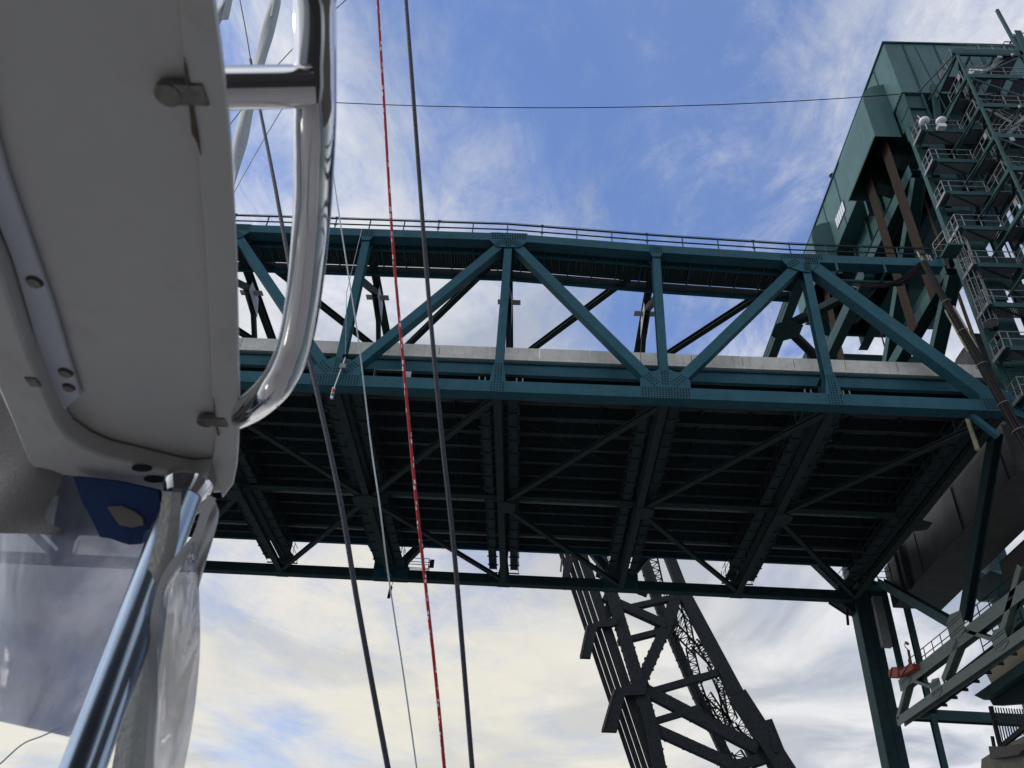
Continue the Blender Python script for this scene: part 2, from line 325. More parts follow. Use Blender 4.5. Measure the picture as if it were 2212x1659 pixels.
def along(p, q, n, wid, lanes):
    p = V((p[0], 0, p[1])); q = V((q[0], 0, q[1])); d = (q-p).normalized(); s = V((-d.z, 0, d.x)); out = []
    for i in range(n):
        for j in range(lanes):
            c = p+(q-p)*(i/(n-1))+s*(wid*(j/(lanes-1)-.5)); out.append((c.x, c.z))
    return out
BIG_B = [(-1.42, -.40), (1.42, -.40), (1.42, .9), (1.12, 1.2), (.35, 1.62), (-.35, 1.62), (-1.12, 1.2), (-1.42, .9)]
SMALL_B = [(-.5, -.40), (.5, -.40), (.46, .40), (.25, 1.75), (-.25, 1.75), (-.46, .40)]
BIG_T = [(-1.2, .36), (1.2, .36), (1.2, -.42), (.72, -.95), (-.72, -.95), (-1.2, -.42)]
SMALL_T = [(-.42, .2), (.42, .2), (.42, -.4), (.25, -.75), (-.25, -.75), (-.42, -.4)]
T4 = [(-1.55, .36), (1.15, .36), (1.15, .0), (.82, -.55), (.15, -1.25), (-.35, -1.2), (-1.15, -.85), (-1.48, -.2)]
def truss(Y, far):
    mt = M['farshade'] if far else M['teal']
    b = MB()
    for k in range(-3, 5): b.beam(nodeB(k, Y), nodeB(k+1, Y), SIDE, .77, .76)
    build('bottom_chord', b, mt, span)
    b = MB()
    for k in range(-2, 4): b.beam(nodeT(k, Y), nodeT(k+1, Y), SIDE, .77, .66)
    b.beam(nodeT(4, Y), V((25.0, Y, nodeT(4, Y).z)), SIDE, .77, .66)
    b.beam(nodeT(-2, Y), V((XN[-3]-.6, Y, nodeT(-2, Y).z)), SIDE, .77, .66)
    build('top_chord', b, mt, span)
    for a, c in ((1, 0), (1, 2), (3, 2), (3, 4), (-1, 0), (-1, -2)):
        p, q = nodeB(a, Y), nodeT(c, Y); d = (q-p).normalized()
        b = MB().beam(p+d*.5, q-d*.5, SIDE, .66, .58 if a == 1 else .60)
        build('diagonal', b, M['farshade'] if far else M['tealchip'], span)
    for a, c in ((5, 4), (-3, -2)):
        p, q = nodeB(a, Y), nodeT(c, Y); b = MB().beam(p, q, SIDE, .74, .80); build('end_post', b, mt, span)
    for k in range(-2, 5):
        b = MB().ibeam(nodeB(k, Y)+V((0, 0, .38)), nodeT(k, Y)-V((0, 0, .33)), (0, 1, 0), .64, .5); build('vertical_post', b, mt, span)
    for k in (-1, 1, 3):
        rows = [] if far else grid(-1.3, 1.3, -.30, .30, .16, .15)+along((.5, .6), (1.05, 1.15), 5, .36, 3)+along((-.5, .6), (-1.05, 1.15), 5, .36, 3)+grid(-.15, .15, .6, 1.5, .15, .18)
        gusset(k, Y, ZB+T, BIG_B, rows)
    for k in (-2, 0, 2, 4):
        gusset(k, Y, ZB+T, SMALL_B, [] if far else grid(-.34, .34, -.28, .25, .17, .17)+grid(-.16, .16, .42, 1.6, .16, .17))
    for k in (0, 2):
        gusset(k, Y, ZB+HT[k]-.33, BIG_T, [] if far else grid(-1.05, 1.05, -.18, .25, .16, .14)+along((.2, -.4), (.75, -.75), 5, .3, 3)+along((-.2, -.4), (-.75, -.75), 5, .3, 3)+grid(-.14, .14, -.85, -.3, .14, .15))
    for k in (-1, 1, 3):
        gusset(k, Y, ZB+HT[k]-.33, SMALL_T, [] if far else grid(-.32, .32, -.35, .12, .16, .15))
    for k, s in ((4, 1), (-2, -1)):
        gusset(k, Y, ZB+HT[k]-.33, [(x*s, z) for x, z in T4], [] if far else [(x*s, z) for x, z in grid(-1.4, 1.05, -.02, .28, .15, .14)+along((.05, -.25), (.75, -.3), 6, .4, 4)+along((-.5, -.3), (-1.1, -.75), 6, .35, 3)+grid(-.12, .22, -1.1, -.5, .13, .14)])
    for s, k in ((1, 5), (-1, -3)):
        X = XN[k]
        for q in (1, -1):
            mb = MB(); mb.prism([(X-s*1.2, Y+q*.387, ZB-.02), (X+s*.0, Y+q*.387, ZB-.02), (X+s*.9, Y+q*.387, ZB-.5), (X+s*.9, Y+q*.387, ZB+.9), (X-s*.25, Y+q*.387, ZB+1.9), (X-s*1.2, Y+q*.387, ZB+1.0)], (0, q*.028, 0)); g = build('gusset_plate', mb, mt, span)
        bb = MB()
        if not far:
            for dx, dz in grid(-1.05, .75, .15, .75, .17, .15): hexbolt(bb, (X+s*dx, Y-.415, ZB+dz), (0, -1, 0))
            build('bolts', bb, M['tealbolt'], g)
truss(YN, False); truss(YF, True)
# hand rails along both top chords
def chordz(x):
    ks = sorted(k for k in HT)
    for a, b in zip(ks, ks[1:]):
        if XN[a] <= x <= XN[b]: return ZB+HT[a]+(HT[b]-HT[a])*(x-XN[a])/(XN[b]-XN[a])
    return ZB+11.8
for Y in (YN-.2, YF+.2):
    xs = []; x = -48.5
    while x < 24.9: xs.append(x); x += P/4*.985
    mb = MB()
    for h, r in ((.56, .055), (1.08, .068)): mb.tube([(x, Y, chordz(x)+h) for x in xs], r, 6)
    mb.tube([(x, Y, chordz(x)+1.22) for x in xs], .012, 4)
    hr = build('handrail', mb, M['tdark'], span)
    for i, x in enumerate(xs):
        q = MB().beam((x, Y, chordz(x)-.25), (x, Y, chordz(x)+1.1), (1, 0, 0), .07, .07)
        if i % 3 == 0: q.beam((x-.14, Y, chordz(x)+.55), (x, Y, chordz(x)+.38), SIDE, .04, .04); q.beam((x+.14, Y, chordz(x)+.55), (x, Y, chordz(x)+.38), SIDE, .04, .04); q.box((x-.1, Y-.05, chordz(x)+1.06), (x+.1, Y+.05, chordz(x)+1.22))
        build('rail_post', q, M['teal'], hr)
# top walkway behind the near chord (corrugated trough) and its edge angle
for k in range(-2, 4):
    a, c = nodeT(k, YN), nodeT(k+1, YN); off = V((0, 0, -.25))
    mb = MB(); mb.beam(a+V((0, 1.44, -.20)), c+V((0, 1.44, -.20)), (0, 0, 1), .03, 2.08)
    n = 52
    for i in range(n):
        if random.random() < .45: continue
        p = a+(c-a)*((i+.5)/n); mb.beam(p+V((0, 1.0, -.26)), p+V((0, 1.4+random.random(), -.26)), (0, 0, 1), .04, .035)
    wd = build('walkway_deck', mb, M['tdark'], span); wd.data.materials.append(M['grate'])
    for pg in list(wd.data.polygons)[6:]: pg.material_index = 1
    mb = MB(); mb.beam(a+V((0, .82, -.35)), c+V((0, .82, -.35)), SIDE, .06, .30); mb.beam(a+V((0, 3.2, -.30)), c+V((0, 3.2, -.30)), SIDE, .08, .42)
    for i in range(6):
        p = a+(c-a)*((i+.5)/6); mb.beam(p+V((0, .5, -.33)), p+V((0, 3.2, -.33)), (0, 0, 1), .10, .08)
    build('walkway_bearer', mb, M['teal'], span)
    mb = MB()
    mb.beam(a+V((0, 2.89, -.12)), c+V((0, 2.89, -.12)), (0, 0, 1), .02, .53)
    build('walkway_mesh', mb, M['grate'], span)
# lateral systems, top and bottom
YM = (YN+YF)/2
def lateral(top):
    for k in range(-2, 6 if not top else 5):
        if k == 5 or k == -3: pass
        n0 = nodeT(k, YN) if top else nodeB(k, YN); n1 = nodeT(k, YF) if top else nodeB(k, YF)
        dz = V((0, 0, -.05 if top else -.16))
        mb = MB(); mb.ibeam(n0+dz+V((0, .39, 0)), n1+dz-V((0, .39, 0)), (0, 0, 1), .5 if top else .40, .46, .04, .04)
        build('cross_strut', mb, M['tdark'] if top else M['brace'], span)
        mid = (n0+n1)/2+dz
        to = []
        if k >= 1 and k+1 in XN and (k+1 <= (4 if top else 5)): to.append(k+1)
        if k <= 1 and k-1 >= (-2 if top else -3): to.append(k-1)
        for j in to:
            for Y in (YN, YF):
                e = (nodeT(j, Y) if top else nodeB(j, Y))+dz; sgn = 1 if Y == YN else -1
                e = e+V((0, .42*sgn, 0)); d = (e-mid).normalized()
                b = MB().ibeam(mid+d*.25, e-d*.3, (0, 0, 1), .34 if top else .26, .42 if top else .34, .04, .04)
                build('lateral_brace', b, M['tdark'] if top else M['brace'], span)
        pl = MB(); s0 = -1.0 if k <= 1 else -.2; s1 = 1.0 if k >= 1 else .2
        zz = mid.z-(.27 if top else .22)
        pl.prism([(mid.x+s0, mid.y-.5, zz), (mid.x+s0*.3, mid.y-.8, zz), (mid.x+s1*.3, mid.y-.8, zz), (mid.x+s1, mid.y-.5, zz), (mid.x+s1, mid.y+.5, zz), (mid.x+s1*.3, mid.y+.8, zz), (mid.x+s0*.3, mid.y+.8, zz), (mid.x+s0, mid.y+.5, zz)], (0, 0, -.025))
        build('centre_plate', pl, M['brace'], span)
lateral(False); lateral(True)
# sway frames below each top strut
for k in range(-1, 4):
    t0 = nodeT(k, YN); z = t0.z; X = t0.x
    for s, Y in ((1, YN), (-1, YF)):
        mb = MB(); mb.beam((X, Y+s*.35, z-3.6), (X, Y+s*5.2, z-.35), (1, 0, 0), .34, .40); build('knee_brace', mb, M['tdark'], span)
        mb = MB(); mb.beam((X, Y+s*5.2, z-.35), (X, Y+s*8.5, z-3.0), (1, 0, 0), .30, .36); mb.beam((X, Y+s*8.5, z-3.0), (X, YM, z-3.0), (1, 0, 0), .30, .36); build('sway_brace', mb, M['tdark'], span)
        for q in (-1, 1):
            mb = MB().prism([(X+q*.19, Y+s*4.4, z-.3), (X+q*.19, Y+s*6.2, z-.3), (X+q*.19, Y+s*6.9, z-1.5), (X+q*.19, Y+s*4.3, z-1.2)], (q*.02, 0, 0)); build('sway_gusset', mb, M['pale'], span)
        mb = MB().box((X-.8, Y+s*5.0, z-.62), (X+.8, Y+s*5.5, z-.58)); build('batten_plate', mb, M['pale'], span)
# deck
DZ = 33.35; YD0, YD1 = 40.0, 64.1
XL, XR = XN[-3]-.3, XN[5]+.52
mb = MB().box((XL, YD0+.32, 34.42), (XR, YD1-.32, 34.70)); build('deck_slab', mb, M['slab'], span)
for x in (XL-.08, XR+.003): build('end_plate', MB().box((x, YD0+.4, 31.9), (x+.07, YD1-.4, 34.66)), M['under'], span)
for y0, y1, s in ((YD0, YD0+.34, 1), (YD1-.34, YD1, -1)):
    # parapet in cast sections
    mb = MB(); x = XL; i = 0; yo, yi = (y0, y1) if s == 1 else (y1, y0)
    while x < XR-.5:
        x2 = min(x+3.05, XR); g = .02
        mb.prism([(x+g, yo, 34.58), (x+g, yo, 35.32), (x+g, yo+s*.24, 35.32), (x+g, yo+s*.33, 34.58)], (x2-x-2*g, 0, 0)); x = x2
    pp = build('concrete_parapet', mb, M['concrete'], span)
    mb = MB().box((XL, yo-s*.015, 34.36), (XR, yo+s*.30, 34.56)); build('edge_beam', mb, M['concrete'], span)
    mb = MB(); yw = yo+s*.22
    mb.box((XL, yw, DZ), (XR, yw+s*.03, 34.34)); mb.box((XL, yw-s*.14, DZ-.03), (XR, yw+s*.16, DZ)); mb.box((XL, yw-s*.12, 34.18), (XR, yw-s*.002, 34.21))
    build('fascia_girder', mb, M['teal'], span)
for i in range(13):
    y = YD0+1.2+i*(YD1-YD0-2.4)/12
    mb = MB().ibeam((XL, y, 33.92), (XR, y, 33.92), (0, 0, 1), .88, .30, .03, .03); build('stringer', mb, M['under'], span)
for k in range(-3, 6):
    X = XN[k]
    mb = MB(); mb.ibeam((X, YN+.4, 32.70), (X, YF-.4, 32.70), (0, 0, 1), 1.50, .42, .04, .04)
    for j in range(20):
        y = YN+1.2+j*1.28
        mb.box((X-.19, y, 31.98), (X-.025, y+.03, 33.4)); mb.box((X+.025, y, 31.98), (X+.19, y+.03, 33.4))
    build('floor_beam', mb, M['under'], span)
    # service walkways hung either side of the floor beam
    for s in ((-1, 1) if k not in (-3, 5) else ((1,) if k == -3 else (-1,))):
        x0 = X+s*.55; x1 = X+s*1.15
        mb = MB().box((x0, YN+1, 31.75), (x1, YF-1, 31.79))
        for j in range(17):
            y = YN+1.4+j*1.52; mb.box((x0-.12*s, y, 31.66), (x1+.12*s, y+.09, 31.745)); mb.box((x1+.02*s, y, 31.70), (x1+.06*s, y+.05, 32.75)) if (s == 1 or k > 2) else None
        cw = build('service_walkway', mb, M['under'], span)
        mb = MB()
        for h in (.5, 1.0): mb.beam((x1+.04*s, YN+1, 31.75+h), (x1+.04*s, YF-1, 31.75+h), (0, 0, 1), .035, .035)
        mb.beam((x0, YN+1, 31.70), (x0, YF-1, 31.70), (0, 0, 1), .10, .03); mb.beam((x1, YN+1, 31.70), (x1, YF-1, 31.70), (0, 0, 1), .10, .03)
        build('walkway_rail', mb, M['brace'], cw)
# cross stiffening diaphragms between stringers and short flange plates seen from below
for k in range(-3, 5):
    for f in (.34, .67):
        X = XN[k]+(XN[k+1]-XN[k])*f; build('diaphragm', MB().box((X, YD0+1, 33.98), (X+.06, YD1-1, 34.4)), M['under'], span)
mb = MB(); mb.box((XN[-3]+1, YM-.28, 31.60), (XN[5]-1, YM+.28, 31.63))
for h in (.5, 1.0):
    for s in (-.34, .34): mb.beam((XN[-3]+1, YM+s, 31.62+h), (XN[5]-1, YM+s, 31.62+h), (0, 0, 1), .035, .035)
for i in range(46):
    x = XN[-3]+1.5+i*1.6
    for s in (-.34, .34): mb.box((x, YM+s-.02, 31.55), (x+.05, YM+s+.02, 32.64))
build('centre_walkway', mb, M['tdark'], span)
rs = random.Random(3)
for y, r in ((YD0+2.1, .10), (YD0+2.45, .07), (YM+3.3, .12), (YD1-3.2, .09)):
    build('service_pipe', MB().tube([(XL+.3, y, 33.2), (XR-.3, y, 33.2)], r, 8), M['galv' if r > .08 else 'ruststeel'], span, smooth=True)
mb = MB()
for k in (-3, -1, 2, 4):
    X = XN[k]
    for y, y2 in ((YD0+5, YD0+9.5), (YD1-9, YD1-4.6)): build('conduit', MB().tube([(X+1.6, y, 33.2), (X+7.4, y2, 33.2)], .035, 6), M['brace'], span)
# small hanging brackets in the gap between chord and deck
for k in (-2, 0, 2, 3, 4):
    for dx in (-1.2, -.85, 1.0, 1.35):
        q = MB().box((XN[k]+dx, YN+.72, ZB+.7), (XN[k]+dx+.07, YN+.78, 32.7)); build('hanger', q, M['galv'], span)
# cross lifting frame at the end of the span
for X in (XN[4]+.1, XN[4]+4.2, XN[-2]-.1, XN[-2]-4.2):
    mb = MB().beam((X, YN+.4, 42.15), (X, YF-.4, 42.15), (0, 0, 1), 1.0, .62); build('lifting_girder', mb, M['tower'], span)
for X0, s in ((XN[4], 1), (XN[-2], -1)):
    y = YN+2.4; i = 0
    for i in range(6):
        ya = YN+2+i*3.9; mb = MB(); a, c = ((X0+s*.4, X0+s*3.9) if i % 2 else (X0+s*3.9, X0+s*.4))
        mb.beam((a, ya, 41.9), (c, ya+3.7, 41.9), (0, 0, 1), .5, .5); build('lifting_brace', mb, M['tdark'], span)
        pl = MB().prism([(c-s*.0-.2, ya+2.6, 41.6), (c+.9, ya+3.2, 41.6), (c+.9, ya+4.4, 41.6), (c-.2, ya+5.0, 41.6), (c-1.0, ya+4.4, 41.6), (c-1.0, ya+3.2, 41.6)], (0, 0, -.03)); build('lifting_gusset', pl, M['tower'], span)

# ================================================================= TOWER
TX = 26.3
tower = thing('lift_tower', 'tall teal steel lift tower with stacked stair landings at the right end of the span', 'bridge tower', (30, 52, 0))
def column(x0, y0, w_, d_, z1, rung=True, mk='tower'):
    mb = MB()
    if rung:
        mb.box((x0, y0, 0), (x0+.36, y0+d_, z1)); mb.box((x0+.96, y0, 0), (x0+w_, y0+d_, z1))
        mb.box((x0-.03, y0-.05, 0), (x0+.06, y0-.004, z1)); mb.box((x0+.30, y0-.05, 0), (x0+.365, y0-.004, z1))
    else: mb.box((x0, y0, 0), (x0+w_, y0+d_, z1)); mb.box((x0-.04, y0-.04, 0), (x0+.05, y0+.12, z1)); mb.box((x0+w_*.55, y0-.03, 0), (x0+w_*.60, y0-.004, z1))
    c = build('tower_column', mb, M[mk], tower)
    if rung:
        b0 = build('batten', MB().box((x0+.362, y0+.03, 18), (x0+.958, y0+.10, 18.40)), M['tower'], c); z = 18.78
        while z < z1:
            b = b0.copy(); sc.collection.objects.link(b); b.parent = c; b.location = b0.location+V((0, 0, z-18)); z += .78
        mb = MB().box((x0+.37, y0+.34, 8), (x0+.95, y0+.38, z1)); build('column_web', mb, M['black'], c)  # web coloured black to stand in for shade between the battens
    return c
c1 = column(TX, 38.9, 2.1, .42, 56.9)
c2 = column(25.85, 65.1, 1.45, 1.5, 57.0, False, 'farshade')
column(37.5, 38.9, 1.6, 1.6, 57.0, False); column(37.5, 65.1, 1.6, 1.6, 57.0, False)
mb = MB()
for z in grid(0, 1, 0, 1): pass
# node plates on the near column
for z0, z1 in ((29.2, 34.2), (39.6, 43.4)):
    mb = MB().box((TX+.4, 38.80, z0), (TX+2.16, 38.86, z1)); pl = build('node_plate', mb, M['tower'], tower); bb = MB()
    for dx, dz in grid(.52, 1.95, .25, z1-z0-.25, .16, .2):
        if dx < 1.05 or dx > 1.3: hexbolt(bb, (TX+dx, 38.80, z0+dz), (0, -1, 0))
    build('bolts', bb, M['tealbolt'], pl)
# front face struts and bracing (plane x = 26.3)
def pale_member(p, q, a=.62, d_=.9, name='bracing', mt='tower'):
    mb = MB().ibeam(p, q, (1, 0, 0), d_, a, .05, .05); return build(name, mb, M[mt], tower)
FX = TX+.55
for (p, q, a) in (((FX, 40.6, 54.1), (FX, 65.1, 54.1), 1.1), ((FX, 40.6, 53.2), (FX, 52.2, 44.6), .75), ((FX, 65.1, 53.2), (FX, 52.2, 44.6), .75),
                  ((FX, 40.6, 44.0), (FX, 65.1, 44.0), .9), ((FX, 40.6, 43.4), (FX, 52.2, 36.4), .6), ((FX, 65.1, 43.4), (FX, 52.2, 36.4), .6),
                  ((FX+6, 40.6, 54.1), (FX+6, 65.1, 54.1), 1.1), ((FX+10.8, 40.6, 44.0), (FX+10.8, 65.1, 44.0), .8), ((FX+10.8, 40.6, 54), (FX+10.8, 52, 44.6), .6), ((FX+10.8, 65.1, 54), (FX+10.8, 52, 44.6), .6)):
    pale_member(p, q, a)
# sheave girders under the house
for X, z0, z1 in ((28.3, 58.0, 61.15), (31.8, 58.0, 61.15)):
    mb = MB().box((X, 40.4, z0), (X+.25, 66.0, z1)); mb.box((X-.35, 40.4, z0-.06), (X+.55, 66.0, z0-.002))
    for j in range(8): mb.box((X-.30, 42+j*3.2, z0), (X-.004, 42.12+j*3.2, z1))
    build('sheave_girder', mb, M['tower'], tower)
for y in (40.4, 48.6, 57.2, 64.2):
    mb = MB().box((26.9, y, 58.4), (36.8, y+.3, 61.1)); build('cross_girder', mb, M['tower'], tower)
mb = MB().box((26.95, 39.1, 57.0), (28.3, 40.2, 61.1)); mb.box((26.85, 38.92, 56.9), (26.95, 40.3, 61.15)); mb.box((26.85, 38.92, 59.3), (28.2, 40.3, 59.4)); mb.box((28.2, 38.92, 56.9), (28.35, 40.3, 61.15)); build('column_head', mb, M['tower'], tower)
# side face bracing (plane y = 38.9)
for p, q, a in (((28.3, 39.6, 56.5), (37.5, 39.6, 56.5), .9), ((28.3, 39.6, 50.2), (37.5, 39.6, 50.2), .6), ((28.3, 39.6, 43.4), (37.5, 39.6, 43.4), .7), ((28.4, 39.6, 43.0), (37.4, 39.6, 33.0), .5),
                ((28.4, 39.6, 50), (37.5, 39.6, 56), .5), ((28.4, 65.8, 56.5), (37.5, 65.8, 56.5), .9), ((28.4, 65.8, 43.4), (37.5, 65.8, 43.4), .8), ((27.3, 65.8, 22.4), (37.5, 65.8, 22.4), .75), ((27.3, 65.8, 43.4), (37.5, 65.8, 33), .6)):
    mb = MB().ibeam(p, q, (0, 1, 0), .7, a, .05, .05); build('bracing', mb, M['tower'], tower)
for X in (29.4, 30.6, 31.9, 33.0):
    mb = MB().ibeam((X, 40.9, 20), (X, 40.9, 56.2), (0, 1, 0), .35, .42, .04, .04); build('guide_rail', mb, M['tower'], tower)
mb = MB().ibeam((30.0, 65.6, 0), (30.0, 65.6, 34), (0, 1, 0), .4, .42, .05, .05); build('guide_rail', mb, M['tower'], tower)
# lower front K frame, traced on the plane x = 26.3
LX = 26.35
def kp(x, y): return atX(x, y, LX)
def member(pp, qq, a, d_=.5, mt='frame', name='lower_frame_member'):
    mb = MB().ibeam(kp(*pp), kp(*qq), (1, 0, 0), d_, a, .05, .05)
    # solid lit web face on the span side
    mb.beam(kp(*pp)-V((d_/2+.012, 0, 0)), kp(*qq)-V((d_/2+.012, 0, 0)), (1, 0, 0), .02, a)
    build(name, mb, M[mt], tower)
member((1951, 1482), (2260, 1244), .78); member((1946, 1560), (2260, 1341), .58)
member((2073, 1355), (1903, 1258), .62, mt='tower'); member((2085, 1340), (2152, 935), .72, mt='farshade')
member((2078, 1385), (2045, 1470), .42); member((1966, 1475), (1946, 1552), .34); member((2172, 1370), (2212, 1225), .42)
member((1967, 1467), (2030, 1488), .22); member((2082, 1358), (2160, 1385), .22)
for c, s, nb in (((2075, 1352), 1.05, 7), ((1964, 1461), .85, 6), ((2032, 1486), .75, 6), ((2171, 1382), .8, 6)):
    q = kp(*c); mb = MB().prism([(LX-.29, q.y+dy*s, q.z+dz*s) for dy, dz in ((-1, -.55), (-.2, -.75), (1, -.5), (1, .5), (.3, .8), (-1, .55))], (-.03, 0, 0))
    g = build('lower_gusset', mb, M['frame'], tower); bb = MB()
    for i in range(nb+2):
        for j in (-.42, -.25, .2, .38):
            cc = V((LX-.32, q.y+(-.85+1.7*i/(nb+1))*s, q.z+j*s)); bb.prism([cc+V((0, .035*math.cos(R(60*a)), .035*math.sin(R(60*a)))) for a in range(6)], (-.03, 0, 0))
    build('bolts', bb, M['tealbolt'], g)
# handrail walkway above the lower frame
mb = MB(); a = atX(1930, 1400, LX+.9); 
p0 = atX(1962, 1425, LX+.9); p1 = atX(2260, 1185, LX+.9)
for h in (0, .5, 1.0): mb.beam(p0-V((0, 0, h)), p1-V((0, 0, h)), (0, 0, 1), .045, .045)
for i in range(15): q = p0+(p1-p0)*(i/14); mb.beam(q, q-V((0, 0, 1.35)), (1, 0, 0), .05, .05)
build('frame_handrail', mb, M['tdark'], tower)
mb = MB(); q0 = atX(2117, 1378, LX+.6); q1 = atX(2200, 1312, LX+.6)
for h in (0, .55, 1.1): mb.beam(q0-V((0, 0, h)), q1-V((0, 0, h)), (0, 0, 1), .045, .045)
for i in range(4): q = q0+(q1-q0)*(i/3); mb.beam(q, q-V((0, 0, 1.3)), (1, 0, 0), .05, .05)
build('frame_handrail', mb, M['tdark'], tower)
mb = MB().box((LX+.6, 42, 21.55), (LX+2.2, 63.5, 21.65)); 
for j in range(12): mb.box((LX+.5, 43+j*1.7, 21.35), (LX+2.3, 43.1+j*1.7, 21.545))
build('frame_walkway', mb, M['tdark'], tower)
# stair landings hung on the near face
zs = [54.62, 51.3, 47.95, 44.62, 41.3, 38.0, 34.7, 31.4, 28.1]
PX0, PX1, PY0, PY1 = 26.42, 29.15, 37.35, 38.75
for i, z in enumerate(zs):
    mb = MB(); mb.box((PX0, PY0, z-.34), (PX1, PY0+.10, z)); mb.box((PX0, PY0+.104, z-.30), (PX0+.10, PY1, z)); mb.box((PX1-.1, PY0+.104, z-.30), (PX1, PY1, z))
    mb.beam((PX0+.3, PY0+.3, z-.12), (PX1-.3, PY1-.2, z-.12), (0, 0, 1), .08, .10)
    lf = build('stair_landing', mb, M['tower'], tower)
    mb = MB()
    for j in range(16): x = PX0+.14+j*(PX1-PX0-.3)/15; mb.box((x, PY0+.12, z-.035), (x+.13, PY1-.1, z-.005))
    build('grating', mb, M['pinkwin'], lf)
    mb = MB()
    for h in (.52, 1.05):
        mb.beam((PX0-.30, PY0+.05, z+h), (PX1-.1, PY0+.05, z+h), (0, 0, 1), .045, .045); mb.beam((PX0-.30, PY0+.05, z+h), (PX0-.30, PY1-.2, z+h), (0, 0, 1), .045, .045)
    for x in (PX0-.30, PX0+.15, PX0+1.25, PX1-.25): mb.beam((x, PY0+.05, z-.1), (x, PY0+.05, z+1.05), (1, 0, 0), .045, .045)
    for y in (PY0+.6, PY1-.2): mb.beam((PX0-.30, y, z-.1), (PX0-.30, y, z+1.05), (1, 0, 0), .045, .045)
    mb.box((PX0-.37, PY0+.0, z-.26), (PX0-.31, PY1, z-.02)); mb.box((PX0-.31, PY0+.1, z-.03), (PX0-.004, PY1, z-.01))
    build('landing_rail', mb, M['galv'], lf)
# outer stair bay
OX, OY = 29.1, 35.0
bz = [60.5, 57.68, 54.25, 50.9, 47.58, 44.25, 40.95, 37.6, 34.3]
mb = MB().beam((OX, OY, 27), (OX, OY, 60.6), (1, 0, 0), .16, .16); build('stair_post', mb, M['tower'], tower)
mb = MB().beam((OX+4.6, OY, 27), (OX+4.6, OY, 66.4), (1, 0, 0), .2, .2); build('stair_post', mb, M['tower'], tower)
mb = MB().beam((OX+4.6, 38.3, 27), (OX+4.6, 38.3, 66.4), (1, 0, 0), .2, .2); build('stair_post', mb, M['tower'], tower)
for i, z in enumerate(bz):
    mb = MB().ibeam((OX-.1, OY, z-.2), (OX+4.6, OY, z-.2), (0, 1, 0), .16, .42, .03, .03); build('stair_bearer', mb, M['tower'], tower)
    mb = MB().beam((OX, OY+.05, z-.2), (OX, 38.9, z-.2), (0, 0, 1), .42, .14); build('stair_bearer', mb, M['tower'], tower)
    mb = MB().beam((OX+.1, OY+.1, z-.5), (OX+1.9, 38.7, z-.55), (0, 0, 1), .14, .14); mb.beam((OX, OY+.1, z-.3), (OX-1.6, 37.4, z-2.4), (1, 0, 0), .10, .12)
    mb.beam((OX+.9, OY+.1, z-.4), (OX+.9, 38.7, z-.4), (0, 0, 1), .22, .10); mb.beam((OX+2.6, OY+.1, z-.4), (OX+2.6, 38.7, z-.4), (0, 0, 1), .22, .10)
    build('stair_brace', mb, M['tdark'], tower)
    build('bay_floor', MB().box((OX+.2, OY+1.9, z-.13), (OX+1.1, 38.2, z-.09)), M['pinkwin'], tower); build('bay_floor', MB().box((OX+3.4, OY+.1, z-.13), (OX+4.5, 38.2, z-.09)), M['pinkwin'], tower)
    if i:
        up = bz[i-1]; fl = MB(); sr = MB(); n = 14
        ya, yb = (OY+.3, OY+1.4) if i % 2 else (OY+1.8, OY+2.9)
        xa, xb = (OX+.7, OX+3.6) if i % 2 else (OX+3.6, OX+.7)
        for q in range(n):
            f = (q+.5)/n; x = xa+(xb-xa)*f; zz = z-.05+(up-z)*f; fl.box((x-.13, ya, zz-.03), (x+.13, yb, zz))
        for y in (ya-.04, yb+.04):
            sr.beam((xa, y, z-.1), (xb, y, up-.1), (0, 1, 0), .05, .26)
            for h in (.5, 1.0): sr.beam((xa, y, z+h), (xb, y, up+h), (0, 1, 0), .04, .04)
            for f in (0, .33, .66, 1): x = xa+(xb-xa)*f; zz = z+(up-z)*f; sr.beam((x, y, zz), (x, y, zz+1), (1, 0, 0), .04, .04)
        s = build('stair_flight', sr, M['galv'], tower); build('treads', fl, M['grate'], s)
    mb = MB()
    for h in (.52, 1.05):
        mb.beam((OX-.05, OY+.4, z+h), (OX-.05, 37.4, z+h), (0, 0, 1), .04, .04)
        mb.beam((OX-.05, OY+.0, z+h), (OX+.9, OY+.0, z+h), (0, 0, 1), .04, .04)
    for y in (OY+.4, OY+1.4, 37.4): mb.beam((OX-.05, y, z), (OX-.05, y, z+1.05), (1, 0, 0), .04, .04)
    if i % 2: mb.box((OX-.09, OY+.5, z+.45), (OX-.07, OY+.85, z+.95))
    build('bay_rail', mb, M['galv'], tower)
